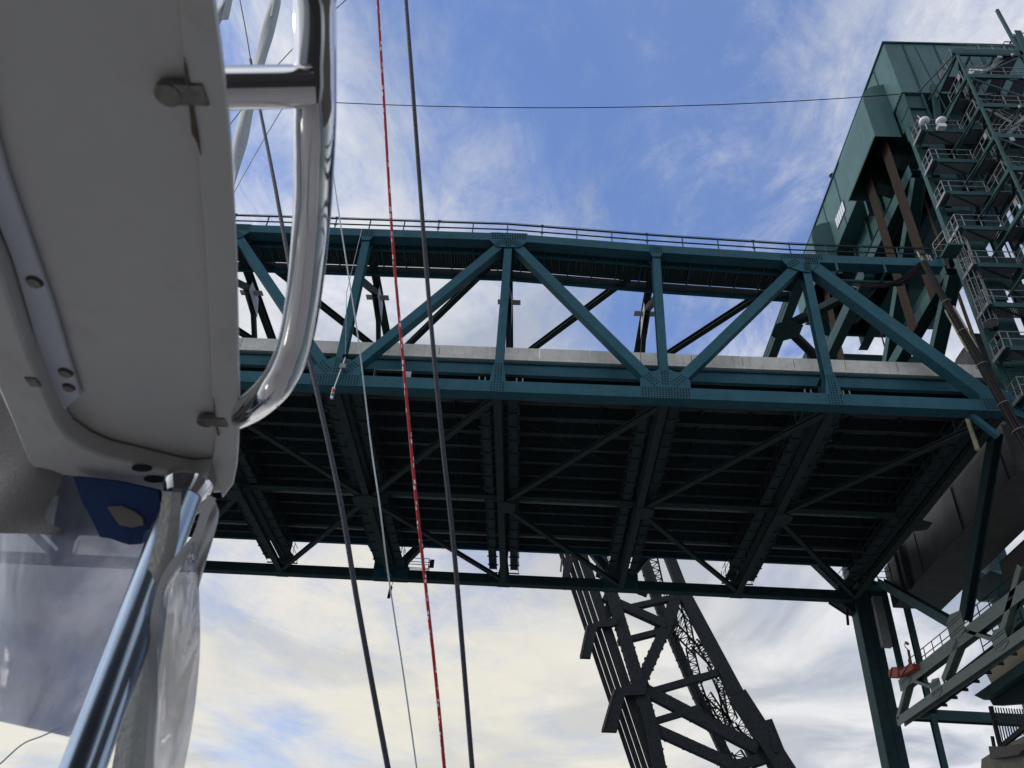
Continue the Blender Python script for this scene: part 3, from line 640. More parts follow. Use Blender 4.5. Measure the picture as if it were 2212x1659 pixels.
# conduits, junction boxes and lamps cluttering the stair tower
rs = random.Random(5)
for i in range(7):
    x = 28.6+rs.random()*5; y = 38.2+rs.random()*.5; z0 = 30+rs.random()*12
    build('conduit', MB().tube([(x, y, z0), (x, y, z0+12+rs.random()*12), (x+rs.uniform(-1, 1), y, z0+26)], .05, 6), M['tdark'], tower)
for i, z in enumerate(bz):
    x = OX+.3+rs.random()*3.6
    bxx = build('junction_box', MB().box((x, OY-.12, z-.75), (x+.25+rs.random()*.3, OY-.02, z-.35-rs.random()*.2)), M['pale' if i % 3 == 0 else 'tdark'], tower)
    l = MB().tube([(x+1.0, OY-.25, z-.5), (x+1.0, OY-.25, z-.75)], .11, 8); l.tube([(x+1.0, OY-.05, z-.35), (x+1.0, OY-.25, z-.5)], .03, 5); build('stair_lamp', l, M['galv'], tower)
    a_, b_ = ((OX+.1, OX+4.5) if i % 2 else (OX+4.5, OX+.1)); mb = MB().beam((a_, OY-.02, z-.4), (b_, OY-.02, z-3.4), (0, 1, 0), .06, .12); build('bay_diagonal', mb, M['tower'], tower)
    mb = MB()
    for h in (.5, 1.0): mb.beam((OX+1.0, OY+.02, z+h), (OX+4.5, OY+.02, z+h), (0, 0, 1), .04, .04)
    for x in (OX+1.8, OX+2.8, OX+3.7): mb.beam((x, OY+.02, z), (x, OY+.02, z+1.05), (1, 0, 0), .04, .04)
    build('bay_rail', mb, M['galv'], tower)
mb = MB().ibeam((OX-.3, OY, 60.45), (OX+8, OY, 60.45), (0, 1, 0), .2, .5, .03, .03); build('top_bearer', mb, M['tower'], tower)
mb = MB().beam((29.35, 38.8, 62.1), (28.5, 38.7, 57.2), (0, 1, 0), .25, .45); mb.tube([(29.1, 35.0, 60.5), (27.7, 38.4, 60.6)], .06, 6); build('hanger_arm', mb, M['tower'], tower)
# big guide post right of the frame top with cage ladder
mb = MB().ibeam(atY(2195, 72, 36.0), atY(2240, 170, 36.0), (0, 1, 0), .5, .5, .04, .04); build('mast_stub', mb, M['tower'], tower)
mb = MB()
for a_, b_ in (((2160, 108), (2170, 90)), ((2170, 90), (2222, 93)), ((2172, 108), (2178, 98)), ((2178, 98), (2222, 101)), ((2175, 108), (2190, 73)), ((2190, 73), (2215, 118)), ((2198, 108), (2206, 72)), ((2206, 72), (2222, 70)), ((2182, 91), (2192, 108))):
    mb.beam(atY(*a_, 37.0), atY(*b_, 37.0), (0, 1, 0), .06, .06)
build('roof_rail', mb, M['tdark'], tower)
# small balcony and caged ladder on the near column
bx = atY(1999, 538, 38.2)
mb = MB(); z = 43.0; x0, x1, y0, y1 = 24.75, 26.0, 37.4, 38.6
mb.box((x0+.3, y0, z-.16), (x1, y1, z)); lb = build('balcony', mb, M['tower'], tower)
mb = MB()
for h in (.55, 1.1):
    mb.beam((x0+.3, y0, z+h), (x1, y0, z+h), (0, 0, 1), .045, .045); mb.beam((x0+.3, y0, z+h), (x0+.1, y1, z+h), (0, 0, 1), .045, .045); mb.beam((x0+.1, y1, z+h), (x1, y1, z+h), (0, 0, 1), .045, .045)
for x, y in ((x0+.3, y0), (x0+1.0, y0), (x1, y0), (x0+.1, y1)): mb.beam((x, y, z-.1), (x, y, z+1.1), (1, 0, 0), .045, .045)
build('balcony_rail', mb, M['galv'], lb)
lad = MB(); lx, ly = 26.35, 38.15
for dx in (-.24, .24): lad.beam((lx+dx, ly+.35, 36.9), (lx+dx, ly+.35, 43.9), (1, 0, 0), .05, .05)
for j in range(24): lad.beam((lx-.24, ly+.35, 37+j*.29), (lx+.24, ly+.35, 37+j*.29), (0, 0, 1), .03, .03)
lo = build('cage_ladder', lad, M['galv'], tower)
cg = MB()
for ang in (-110, -70, -35, 0, 35): 
    a = R(ang-40); cg.beam((lx+.42*math.cos(a), ly+.42*math.sin(a), 37.0), (lx+.42*math.cos(a), ly+.42*math.sin(a), 43.9), (1, 0, 0), .035, .035)
for zz in (37.0, 38.7, 40.4, 42.1, 43.9):
    cg.tube([(lx+.44*math.cos(R(a)), ly+.44*math.sin(R(a)), zz) for a in range(-200, 21, 20)], .03, 5)
for j in range(6): cg.beam((lx-.34, ly-.25+j*.1, 37.0), (lx+.34, ly-.25+j*.1, 37.0), (0, 0, 1), .02, .05)
build('ladder_cage', cg, M['galv'], lo)
# yellow span guide channel
mb = MB(); a, b = atY(2045, 662, 39.2), atY(2095, 752, 39.2)
for dx in (0, .42): mb.beam(a+V((dx, 0, dx*.1)), b+V((dx, 0, dx*.1)), (0, 1, 0), .10, .10)
mb.beam(a+V((.21, .3, 0)), b+V((.21, .3, 0)), (0, 1, 0), .08, .5); build('span_guide', mb, M['yellow'], tower)
pp = MB().tube([atY(2090, 905, 40.5), atY(2112, 972, 40.5)], .13, 10); build('drain_pipe', pp, M['yellow'], span)
mb = MB(); mb.beam(atY(2096, 896, 38.9), atY(2156, 943, 38.9), (0, 1, 0), .3, .28); build('span_bracket', mb, M['teal'], span)
# column skirt plate, right edge
mb = MB().box((25.9, 37.9, 24.3), (27.6, 38.7, 29.4)); build('column_skirt', mb, M['tower'], tower)

# ================================================================= MACHINERY HOUSE
house = thing('machinery_house', 'long teal clad machinery house with sheave hoods on top of the lift tower', 'building', (32, 52, 61.2))
HX0, HX1, HY0, HY1, HZ0, HZ1 = 26.75, 40, 38.87, 66.2, 61.2, 67.9
mb = MB().box((HX0, HY0, HZ0), (HX1, HY1, HZ1)); build('wall', mb, M['house'], house)
mb = MB().box((HX0-.12, HY0-.12, HZ1+.003), (HX1+.1, HY1+.1, HZ1+.16)); build('roof', mb, M['tower'], house)
seam = MB()
for y in (41.3, 44.9, 48.6, 52.4, 56.0, 59.7, 63.4):
    build('seam', MB().box((HX0-.035, y, HZ0), (HX0-.002, y+.07, HZ1)), M['seam'], house)
    for j in range(26):
        zz = HZ0+.2+j*.25; seam.box((HX0-.05, y-.07, zz), (HX0-.003, y-.02, zz+.06)); seam.box((HX0-.05, y+.09, zz), (HX0-.003, y+.14, zz+.06))
for x in (28.2, 30.7, 34.2):
    build('seam', MB().box((x, HY0-.03, HZ0), (x+.06, HY0-.002, HZ1)), M['seam'], house)
    for j in range(26): zz = HZ0+.2+j*.25; seam.box((x-.07, HY0-.045, zz), (x-.02, HY0-.003, zz+.06)); seam.box((x+.08, HY0-.045, zz), (x+.13, HY0-.003, zz+.06))
for j in range(90): y = HY0+.15+j*.3; seam.box((HX0-.03, y, HZ0+.08), (HX0-.002, y+.06, HZ0+.15))
build('rivets', seam, M['seam'], house)
for yc, z in ((53.1, 63.2), (60.4, 63.3), (48.35, 61.9)):
    big = yc > 50
    hw, hh = (1.15, .62) if big else (.45, .5)
    f = build('window', MB().box((HX0-.06, yc-hw-.06, z-hh-.06), (HX0-.004, yc+hw+.06, z+hh+.06)), M['tower'], house)
    p = MB()
    if big:
        for j in range(5): y = yc-hw+.05+j*(2*hw/5); p.box((HX0-.085, y, z-hh), (HX0-.063, y+2*hw/5-.1, z+hh))
    else: p.box((HX0-.085, yc-hw, z-hh), (HX0-.063, yc+hw, z+hh))
    build('pane', p, M['window'] if big else M['house'], f)
f = build('window', MB().box((30.05, HY0-.05, 63.0), (31.0, HY0-.004, 64.3)), M['tower'], house); build('pane', MB().box((30.1, HY0-.07, 63.05), (30.95, HY0-.053, 64.25)), M['pinkwin'], f)
mb = MB().prism([(32.3, HY0-.004, 62.8), (33.2, HY0-.004, 62.8), (33.2, HY0-.9, 62.9), (32.3, HY0-.9, 62.9)], (0, 0, .12)); mb.prism([(32.3, HY0-.004, 62.92), (33.2, HY0-.004, 62.92), (33.2, HY0-.85, 63.02), (32.3, HY0-.85, 63.02)], (0, .3, .7)); build('vent_hood', mb, M['white'], house)
for y0 in (40.75, 55.6):      # curved sheave hoods
    prof = [(HX0-.002, 65.1)]
    for a in range(0, 91, 10): prof.append((HX0-.25-1.75*math.sin(R(a)), 62.6+2.3*math.cos(R(a))))
    prof += [(HX0-2.0, 58.25), (HX0-.002, 58.25)]
    mb = MB().prism([(x, y0, z) for x, z in prof], (0, .06, 0)); mb.prism([(x, y0+6.4, z) for x, z in prof], (0, .06, 0))
    for a, b in zip(prof[:-2], prof[1:-1]): mb.add([(a[0], y0+.06, a[1]), (b[0], y0+.06, b[1]), (b[0], y0+6.4, b[1]), (a[0], y0+6.4, a[1])], [(0, 1, 2, 3)])
    h = build('sheave_hood', mb, M['house'], house, smooth=True)
    mb = MB().box((HX0-2.06, y0-.04, 58.14), (HX0-2.0, y0+6.5, 58.4)); mb.box((HX0-2.0, y0-.04, 58.14), (HX0, y0-.002, 58.3))
    for j in range(40): y = y0+.1+j*.16; mb.box((HX0-2.085, y, 58.22), (HX0-2.062, y+.06, 58.3))
    build('hood_flange', mb, M['house'], h)
mb = MB().box((26.95, 41.0, 59.0), (28.2, 42.6, 60.6)); build('motor_box', mb, M['tower'], house)
# sheave wheels inside the hoods
for y0 in (42.2, 45.0, 57.0, 60.4):
    mb = MB(); 
    for a in range(24):
        t0, t1 = R(15*a), R(15*a+15); c = V((28.4, 0, 59.4)); r = 2.35
        mb.add([(c.x+r*math.cos(t), yy, c.z+r*math.sin(t)) for yy in (y0, y0+1.0) for t in (t0, t1)], [(0, 1, 3, 2)])
        mb.add([(c.x, y0, c.z), (c.x+r*math.cos(t0), y0, c.z+r*math.sin(t0)), (c.x+r*math.cos(t1), y0, c.z+r*math.sin(t1))], [(0, 1, 2)])
    build('sheave_wheel', mb, M['tdark'], house)
q = atX(1795, 367, 28.0)
bc = thing('beacon', 'small dark beacon with clear cap on the roof edge of the machinery house', 'beacon', (27.0, 53.3, 68.06))
build('lamp', MB().ball((27.0, 53.3, 69.0), .26, .26, .26), M['black'], bc, smooth=True); build('post', MB().tube([(27.0, 53.3, 68.06), (27.0, 53.3, 68.8)], .09, 8), M['white'], bc); build('cap', MB().ball((27.0, 53.3, 69.3), .14, .14, .16), M['window'], bc, smooth=True)

# ================================================================= COUNTERWEIGHT
cwt = thing('counterweight', 'huge weathered grey slab counterweight hanging inside the lift tower', 'counterweight', (30.3, 54, 30.27))
mb = MB().box((28.4, 43.6, 30.27), (32.2, 64.5, 33.6)); build('casing', mb, M['cw'], cwt); build('upper_casing', MB().box((28.75, 43.6, 33.603), (32.2, 64.5, 41.0)), M['cwup'], cwt)
mb = MB().box((28.42, 43.62, 30.235), (32.18, 64.48, 30.266)); build('underside', mb, M['cwbot'], cwt)
for y in (44.6, 51.2, 58.0, 63.5): build('seam', MB().box((28.36, y, 30.3), (28.397, y+.05, 33.55)), M['tdark'], cwt)
mb = MB()
for y in (51.4, 51.6): 
    for j in range(18): mb.box((28.35, y-.45, 30.4+j*.18), (28.397, y-.40, 30.46+j*.18))
build('rivets', mb, M['tdark'], cwt)
for y in (60.3, 61.4): build('guide_strap', MB().box((28.1, y, 30.0), (28.34, y+.16, 34.2)), M['black'], cwt)
for y in (47.0, 60.5): build('hanger_plate', MB().box((29.9, y, 41.0), (30.7, y+1.4, 42.6)), M['tower'], cwt)
# maintenance balcony in front of the counterweight (on the tower)
mb = MB().box((25.2, 62.6, 31.2), (28.0, 63.6, 31.4)); lb = build('balcony', mb, M['tower'], tower)
mb = MB()
for h in (.5, 1.0): mb.beam((25.2, 62.6, 31.4+h), (28.0, 62.6, 31.4+h), (0, 0, 1), .05, .05); mb.beam((25.2, 62.6, 31.4+h), (25.2, 63.6, 31.4+h), (0, 0, 1), .05, .05)
for x in (25.2, 25.9, 26.9, 28.0): mb.beam((x, 62.6, 31.3), (x, 62.6, 32.4), (1, 0, 0), .05, .05)
build('balcony_rail', mb, M['galv'], lb)
mb = MB()
for dx in (0, .5): mb.beam((25.3+dx, 62.4, 31.6), (25.3+dx, 62.4, 36.5), (1, 0, 0), .05, .05)
for j in range(15): mb.beam((25.3, 62.4, 31.8+j*.32), (25.8, 62.4, 31.8+j*.32), (0, 0, 1), .03, .03)
build('cage_ladder', mb, M['galv'], tower)

# ================================================================= ROPES
def ropes(x, y0, n, z0, z1, label, sp=.115, xs=0):
    mb = MB()
    for i in range(n): mb.tube([(x+xs*i, y0+sp*i, z0), (x+xs*i, y0+sp*i, z1)], .042, 6)
    o = build('wire_rope_bundle', mb, M['rope'], None, smooth=True); o.location = (0, 0, 0)
    tag(o, label, 'wire ropes', 'suspender rope bundles of the lift tower')
ropes(25.85, 41.3, 9, 42.6, 60.0, 'brown rope bundle hanging from the near sheave hood, nearest the stair landings', .13)
ropes(25.85, 44.9, 9, 42.6, 60.0, 'brown rope bundle hanging from the near sheave hood, second from the landings', .13)
ropes(25.85, 57.2, 9, 42.6, 60.0, 'brown rope bundle far behind the gusset at the span end, right one of two', .13)
ropes(25.85, 60.7, 9, 42.6, 60.0, 'brown rope bundle far behind the gusset at the span end, left one of two', .13)
ropes(30.45, 42.2, 9, 41.0, 58.0, 'brown rope bundle seen through the stair landing rails, right of the column', .13, .06)
ropes(30.45, 46.2, 9, 41.0, 58.0, 'brown rope bundle running down behind the landings to the counterweight', .13, .06)
ropes(30.45, 58.8, 9, 41.0, 58.0, 'brown rope bundle falling to the far end of the counterweight', .13, .06)
# black power cables
a0 = V((23.45, 37.9, 41.75)); a1 = V((25.9, 36.9, 22.0))
cab = thing('power_cable_bundle', 'thick bundle of black power cables tied with rings beside the tower column', 'cable bundle', tuple(a0))
for i in range(22):
    ox, oy = random.uniform(-.24, .24), random.uniform(-.22, .22); s1 = random.uniform(.85, 1.2)
    pts = []
    for j in range(9):
        f = j/8; p = a0+(a1-a0)*f+V((ox*(.55+.6*f)*s1, oy*(.6+.5*f), 0))+V((.03*math.sin(j*2.1+i), 0, 0)); pts.append(p)
    build('cable', MB().tube(pts, .038, 6), M['cable'], cab, smooth=True)
for f in (.18, .30, .43, .57, .66, .74):
    c = a0+(a1-a0)*f; r = .27+.1*f
    build('ring_tie', MB().tube([c+V((r*math.cos(R(a)), r*math.sin(R(a)), .1*math.cos(R(a)))) for a in range(0, 361, 30)], .02, 5), M['galv'], cab)
sk = thing('cable_sock', 'tangle of galvanised cable grips where the cables leave the span end', 'cable grips', (23.5, 37.9, 42.2))
for i in range(7):
    p = V((23.3+.12*i-.1, 37.9+random.uniform(-.2, .2), 42.3+random.uniform(-.1, .25))); build('grip', MB().tube([p, p+V((.05, 0, -.5))], .05, 6), M['galv'], sk)
fes = thing('cable_festoon', 'slack curtain of black cables looping under the span end girder', 'cable loop', (20.5, 38.6, 41.2))
for i in range(16):
    s = V((18.7+.21*i, 39.5, 41.38)); e = V((23.35+.02*i, 38.2, 42.0)); pts = []
    sag = 1.9-.035*i+random.uniform(-.12, .12)
    for j in range(13):
        f = j/12; p = s+(e-s)*f; p.z -= sag*4*f*(1-f)*.62; pts.append(p)
    build('cable', MB().tube(pts, .03, 5), M['cable'], fes, smooth=True)
mb = MB().tube([(18.0, 39.5, 41.45), (22.2, 39.5, 41.42)], .1, 8)
for x in (18.2, 21.2): mb.box((x, 38.45, 41.4), (x+.14, 38.5, 42.3)); mb.box((x, 38.45, 41.3), (x+.14, 39.5, 41.4))
build('festoon_bar', mb, M['teal'], span)

# overhead wire
pa, pb = atD(540, 217, 40), atY(1935, 204, 39.3)
pts = []
for j in range(15):
    f = j/14; x = -120; p = V((-60+f*(pb.x+60), pb.y, pb.z)); pts.append(p)
w0 = atY(733, 222, 39.3); w1 = atY(1310, 232, 39.3)
def wz(X):  # sagging line through three photographed points
    xs = [w0.x, w1.x, pb.x]; zs_ = [w0.z, w1.z, pb.z]; r_ = 0
    for i in range(3):
        l = 1
        for j in range(3):
            if i != j: l *= (X-xs[j])/(xs[i]-xs[j])
        r_ += zs_[i]*l
    return r_
pts = [(-42+j*(pb.x+42+2.3)/22, 39.3, wz(-42+j*(pb.x+42+2.3)/22)) for j in range(23)]
o = build('overhead_wire', MB().tube(pts, .035, 5), M['cable']); tag(o, 'single black wire sagging across the blue sky to the tower head', 'wire')

# antenna domes
for i, (dx, lb_) in enumerate(((1061, 'white antenna dome at the outer corner of the top stair landing, whip aerial behind it'), (1170, 'white antenna dome above a white box on the top stair landing'))):
    c = atY((3000+dx/1.659)*.54861, 790/1.659*.54861, 36.9)
    t = thing('antenna_dome', lb_, 'antenna', (c.x, c.y, c.z-.3), 'white antenna domes on the top landing')
    build('dome', MB().ball(c, .36, .36, .24), M['white'], t, smooth=True)
    build('stem', MB().tube([c-V((0, 0, .25)), c-V((0, 0, .95))], .04, 6), M['galv'], t)
    if i == 0: build('whip', MB().tube([c+V((-.05, .1, .1)), c+V((-.28, .1, .75))], .022, 6), M['white'], t)
    else: build('box', MB().box((c.x-.35, c.y-.1, c.z-.72), (c.x+.2, c.y+.3, c.z-.38)), M['white'], t)

# navigation lights and service cages
def navlight(X, Y, ztop, lab, near):
    t = thing('navigation_light', lab, 'signal light', (X, Y, ztop))
    top = V((X+.15, Y, ztop)); bot = V((X-.12, Y, ztop-2.75)) if near else V((X, Y, ztop-.6))
    if near:
        build('pole', MB().tube([top, bot+V((0, 0, .5))], .035, 8), M['white'], t)
        build('disc', MB().tube([top+V((.02, 0, .02)), top+V((.02, 0, .06))], .22, 14), M['black'], t)
        build('chain', MB().tube([top, V((XN[1]-.35, Y, ztop+5)), V((XN[1]-.3, Y, ZB+12.4))], .02, 5), M['galv'], t)
        build('clamp', MB().box((X-.05, Y-.1, ztop-.85), (X+.3, Y+.12, ztop-.55)), M['galv'], t)
        d = V((0, 0, -.5)); b0 = bot+V((0, 0, .5))
        for (f0, f1, r, mk) in ((0, .1, .10, 'white'), (.1, .45, .105, 'lred'), (.45, .5, .10, 'white'), (.5, .78, .105, 'lblue'), (.78, .95, .09, 'white')):
            build('lens' if mk in ('lred', 'lblue') else 'ring', MB().tube([b0+V((0, 0, -.75*f0)), b0+V((0, 0, -.75*f1))], r, 12), M[mk], t, smooth=True)
    else:
        build('pole', MB().tube([top+V((.08, 0, .4)), top-V((.05, 0, .1))], .03, 6), M['black'], t)
        build('lens', MB().tube([top-V((.05, 0, .05)), top-V((.12, 0, 1.05))], .13, 10), M['black'], t)
M['lred'] = mat('red_lens', (.45, .03, .03), .3, var=.05); M['lblue'] = mat('blue_green_lens', (.02, .14, .17), .3, var=.05)
navlight(-11.55, YN-.75, 32.62, 'hinged white pole with red and blue-green lens hanging from the near chord at mid span', True)
navlight(-11.9, YF+.7, 30.62, 'short black signal lamp hanging below the far chord at mid span', False)
def cage(x0, y0, z0, w_, lab, mk):
    t = thing('service_cage', lab, 'platform', (x0, y0, z0))
    mb = MB()
    for x in (x0, x0+w_): 
        for y in (y0, y0+.7): mb.beam((x, y, z0), (x, y, z0+1.1), (1, 0, 0), .05, .05)
    for h in (0, .12, .55, 1.1):
        for y in (y0, y0+.7): mb.beam((x0, y, z0+h), (x0+w_, y, z0+h), (0, 0, 1), .045, .045)
        for x in (x0, x0+w_): mb.beam((x, y0, z0+h), (x, y0+.7, z0+h), (0, 0, 1), .045, .045)
    build('frame', mb, M[mk], t); build('floor', MB().box((x0+.03, y0+.03, z0-.01), (x0+w_-.03, y0+.67, z0+.02)), M['grate'], t)
    build('panel', MB().box((x0+w_+.1, y0, z0+.3), (x0+w_+.45, y0+.04, z0+1.05)), M['pale' if mk == 'galv' else 'black'], t)
cage(-9.95, YN+.75, 31.85, 1.75, 'small galvanised rail cage with a pale panel behind the near chord', 'galv')
cage(-10.8, YF+.5, 32.0, 1.9, 'dark railed cage standing on the far chord against the bright sky', 'black')
c = atY(1228*1, 0, 1) if False else V((0, 0, 0))
pk = atY((900+1228/1.843)*.5486, (800+1028/1.843)*.5486, 41.2)
t = thing('floodlight', 'small grey floodlight on top of the concrete parapet', 'lamp', tuple(pk))
build('body', MB().ball(pk, .14, .14, .12), M['galv'], t, smooth=True); build('bracket', MB().box((pk.x-.03, pk.y-.03, pk.z-.4), (pk.x+.03, pk.y+.03, pk.z-.05)), M['galv'], t)
for xx in ((900+1525/1.843)*.5486, (2000+1563/1.843)*.5486):
    pk = atY(xx, (800+(385 if xx < 1000 else 515)/1.843)*.5486, 41.0); t = thing('work_lamp', 'round caged work lamp under the top walkway, '+('left' if xx < 1100 else 'right')+' one of two', 'lamp', tuple(pk))
    build('shade', MB().ball(pk, .2, .2, .24), M['grate'], t, smooth=True); build('stem', MB().tube([pk, pk+V((0, 0, .5))], .04, 6), M['teal'], t)

# ================================================================= OLD BASCULE LEAF
BY0, BY1 = 96, 103
bas = thing('bascule_leaf', 'old black riveted bascule leaf raised steeply behind the lift span', 'bridge leaf', (60, BY0, 0))
def bp(x, y, Y=BY0): return atY(x, y, Y)
def riv(mb, p, q, Y, wd):
    """ragged stay-plate stubs along a member"""
    p = V(p); q = V(q); L_ = (q-p).length; n = int(L_/.9); d = (q-p).normalized(); s = V((-d.z, 0, d.x))
    for i in range(1, n):
        c = p+d*(L_*i/n+random.uniform(-.15, .15))
        for k in (-1, 1): mb.beam(c+s*k*(wd/2-.02), c+s*k*(wd/2+random.uniform(.06, .16)), SIDE, .5, .16)
BOFF = [0]
def bm(name, a, b, wd, dep=1.0, Y=BY0, rag=True):
    BOFF[0] += 1; Y = Y+BOFF[0]*.031
    mb = MB(); p, q = bp(*a, Y), bp(*b, Y); d = (q-p).normalized(); s = V((-d.z, 0, d.x))
    mb.beam(p, q, SIDE, dep, wd)
    if rag: riv(mb, p, q, Y, wd)
    build(name, mb, M['black'], bas)
bm('bottom_chord', (1272, 1120), (1404, 1560), 1.4); bm('bottom_chord', (1404, 1560), (1436, 1720), 1.4)
bm('top_chord', (1425, 1150), (1476, 1282), 1.25, rag=False); bm('top_chord', (1476, 1282), (1592, 1500), 1.45, rag=False); bm('top_chord', (1592, 1500), (1748, 1745), 2.0, rag=False)
bm('web_member', (1303, 1290), (1440, 1352), .95); bm('web_member', (1464, 1278), (1440, 1352), 1.35, rag=False); bm('web_member', (1440, 1352), (1384, 1475), 1.25)
bm('web_member', (1322, 1322), (1465, 1290), .6, rag=False); bm('web_member', (1335, 1388), (1430, 1364), .6, rag=False)
bm('web_member', (1390, 1500), (1572, 1448), .68, rag=False); bm('web_member', (1395, 1492), (1635, 1618), 1.25); bm('web_member', (1400, 1563), (1510, 1530), .6, rag=False)
bm('web_member', (1405, 1572), (1610, 1665), 1.1); bm('web_member', (1290, 1235), (1400, 1280), 1.0)
bm('web_member', (1560, 1665), (1640, 1640), 1.0, rag=False)
def mid(a, b): bm('far_top_chord', a, b, 1.1, .9, BY1)
mid((1380, 1180), (1414, 1286)); mid((1414, 1286), (1443, 1356)); mid((1443, 1356), (1500, 1490)); mid((1500, 1490), (1610, 1720))
bm('web_plate', (1425, 1340), (1455, 1362), 2.3, rag=False); bm('web_plate', (1375, 1500), (1405, 1490), 2.4, rag=False); bm('web_plate', (1304, 1320), (1322, 1326), 2.0, rag=False); bm('web_plate', (1632, 1600), (1655, 1650), 3.0, rag=False)
# lattice between the two top chords
def lattice(a, b, c, d, n=9):
    """flat laced bar between edge lines a-b and c-d"""
    mb = MB(); A, B, C_, D_ = [V(v) for v in (a, b, c, d)]
    for p, q in ((A, B), (C_, D_)): mb.beam(p, q, SIDE, .12, .2)
    for i in range(n):
        f0, f1 = i/n, (i+1)/n; l0 = A+(B-A)*f0; l1 = A+(B-A)*f1; r0 = C_+(D_-C_)*f0; r1 = C_+(D_-C_)*f1
        if i % 2: mb.beam(l0, r1, SIDE, .08, .10)
        else: mb.beam(r0, l1, SIDE, .08, .10)
        mb.beam(l1, r1, SIDE, .08, .08)
    build('lacing_bar', mb, M['black'], bas)
def E(x, y, s=0): return bp(x, y, BY0+3.0)
for (a, b, c, d, n) in (((1398, 1200), (1420, 1262), (1418, 1196), (1432, 1260), 7), ((1420, 1262), (1462, 1400), (1432, 1262), (1485, 1340), 12),
                        ((1468, 1292), (1490, 1390), (1483, 1300), (1500, 1390), 8), ((1450, 1362), (1500, 1415), (1465, 1350), (1512, 1400), 8),
                        ((1492, 1395), (1536, 1440), (1505, 1380), (1545, 1425), 8), ((1482, 1400), (1497, 1480), (1498, 1400), (1517, 1475), 8), ((1497, 1480), (1530, 1560), (1512, 1470), (1545, 1560), 8),
                        ((1505, 1515), (1570, 1575), (1518, 1500), (1585, 1562), 9), ((1548, 1475), (1572, 1590), (1562, 1485), (1580, 1590), 10), ((1520, 1500), (1575, 1590), (1535, 1495), (1590, 1580), 9), ((1575, 1585), (1630, 1628), (1588, 1570), (1640, 1612), 8), ((1500, 1385), (1552, 1472), (1514, 1378), (1564, 1462), 9), ((1528, 1440), (1580, 1562), (1544, 1434), (1593, 1552), 11), ((1588, 1560), (1640, 1642), (1602, 1552), (1652, 1628), 9), ((1440, 1300), (1450, 1355), (1458, 1296), (1462, 1340), 6), ((1580, 1625), (1605, 1665), (1600, 1620), (1628, 1662), 5)):
    lattice(E(*a), E(*b), E(*c), E(*d), n)
# floor slab of the leaf with gaps between its stringers
def strip(x0a, x0b, x1a, x1b, Y, y0=1110, y1=1760):
    def L2(xa, slope, y): return xa+(y-1278)*slope
    mb = MB(); sl_ = .302
    p = [bp(L2(x0a, sl_, y0), y0, Y), bp(L2(x0b, sl_, y0), y0, Y), bp(L2(x1b, sl_+.045, y1), y1, Y), bp(L2(x1a, sl_+.045, y1), y1, Y)]
    mb.prism(p, (0, .22, 0)); build('floor_stringer', mb, M['black'], bas)
strip(1229.5, 1239.3, 1229.5, 1239.3, BY0+1); strip(1241.2, 1252.2, 1241.2, 1252.2, BY0+.6); strip(1254.1, 1266, 1254.1, 1266, BY0+.3); strip(1268, 1291, 1268, 1289, BY0)
for z in (((1254, 1376), (1322, 1372), (1322, 1384), (1258, 1412), (1233, 1420), (1230, 1418)),):
    pass
for poly in (((1268, 1351), (1302, 1338), (1336, 1332), (1334, 1348), (1318, 1353), (1301, 1353), (1290, 1354), (1276, 1420), (1253, 1419)),
             ((1326, 1490), (1400, 1462), (1394, 1500), (1350, 1502), (1333, 1580), (1300, 1579), (1300, 1577)),
             ((1219, 1205), (1236, 1198), (1240, 1204), (1222, 1270), (1212, 1268))):
    mb = MB().prism([bp(x, y, BY0-.8) for x, y in poly], (0, .7, 0)); build('stay_plate', mb, M['black'], bas)
for a, b in (((1268, 1351), (1254, 1419)), ((1326, 1490), (1301, 1578)), ((1214, 1206), (1211, 1235))):
    mb = MB().beam(bp(*a, BY0-.9), bp(*b, BY0-.9), SIDE, .1, .22); build('rusty_edge', mb, M['ruststeel'], bas)
bm('counter_arm', (1645, 1560), (1700, 1700), 2.2, rag=False)
mb = MB().prism([bp(x, y, BY0-.5) for x, y in ((1666, 1600), (1673, 1593), (1682, 1625), (1672, 1625))], (0, .6, 0)); build('stay_plate', mb, M['black'], bas)

# ================================================================= LOWER RIGHT: APPROACH
ap = thing('approach_span', 'tan and grey approach roadway girders low at the right edge under the tower', 'bridge span', (36, 60, 18))
def slabX(poly, X, th, mk, name):
    mb = MB().prism([atX(x, y, X) for x, y in poly], (th, 0, 0)); build(name, mb, M[mk], ap)
slabX(((2104, 1502), (2260, 1392), (2260, 1420), (2125, 1512)), 29.5, .5, 'tower', 'edge_girder')
slabX(((2138, 1512), (2260, 1432), (2260, 1500), (2200, 1520), (2145, 1524)), 30.1, .6, 'tdark', 'main_girder')
slabX(((2125, 1415), (2212, 1345), (2260, 1310), (2260, 1395), (2142, 1478), (2130, 1455)), 31.2, .8, 'tan', 'wall_panel')
slabX(((2120, 1640), (2160, 1614), (2212, 1590), (2260, 1570), (2260, 1640), (2135, 1700), (2118, 1680)), 28.0, .8, 'piercap', 'pier_cap')
slabX(((2135, 1612), (2170, 1612), (2225, 1603), (2200, 1630), (2140, 1640)), 27.4, .5, 'cwbot', 'kerb_block')
slabX(((2139, 1590), (2142, 1590), (2146, 1612), (2143, 1612)), 27.5, .15, 'black', 'rail_stub')
gr = thing('grille_fence', 'dark slatted steel grille fence at the right edge above the pier cap', 'fence', (30, 52, 15))
mb = MB()
for a, b, wd in (((2140, 1526), (2161, 1612), .24), ((2143, 1541), (2225, 1547), .10), ((2147, 1552), (2225, 1559), .10), ((2225, 1562), (2165, 1612), .26)):
    mb.beam(atX(*a, 28.0), atX(*b, 28.0), (1, 0, 0), .2, wd)
build('frame', mb, M['black'], gr)
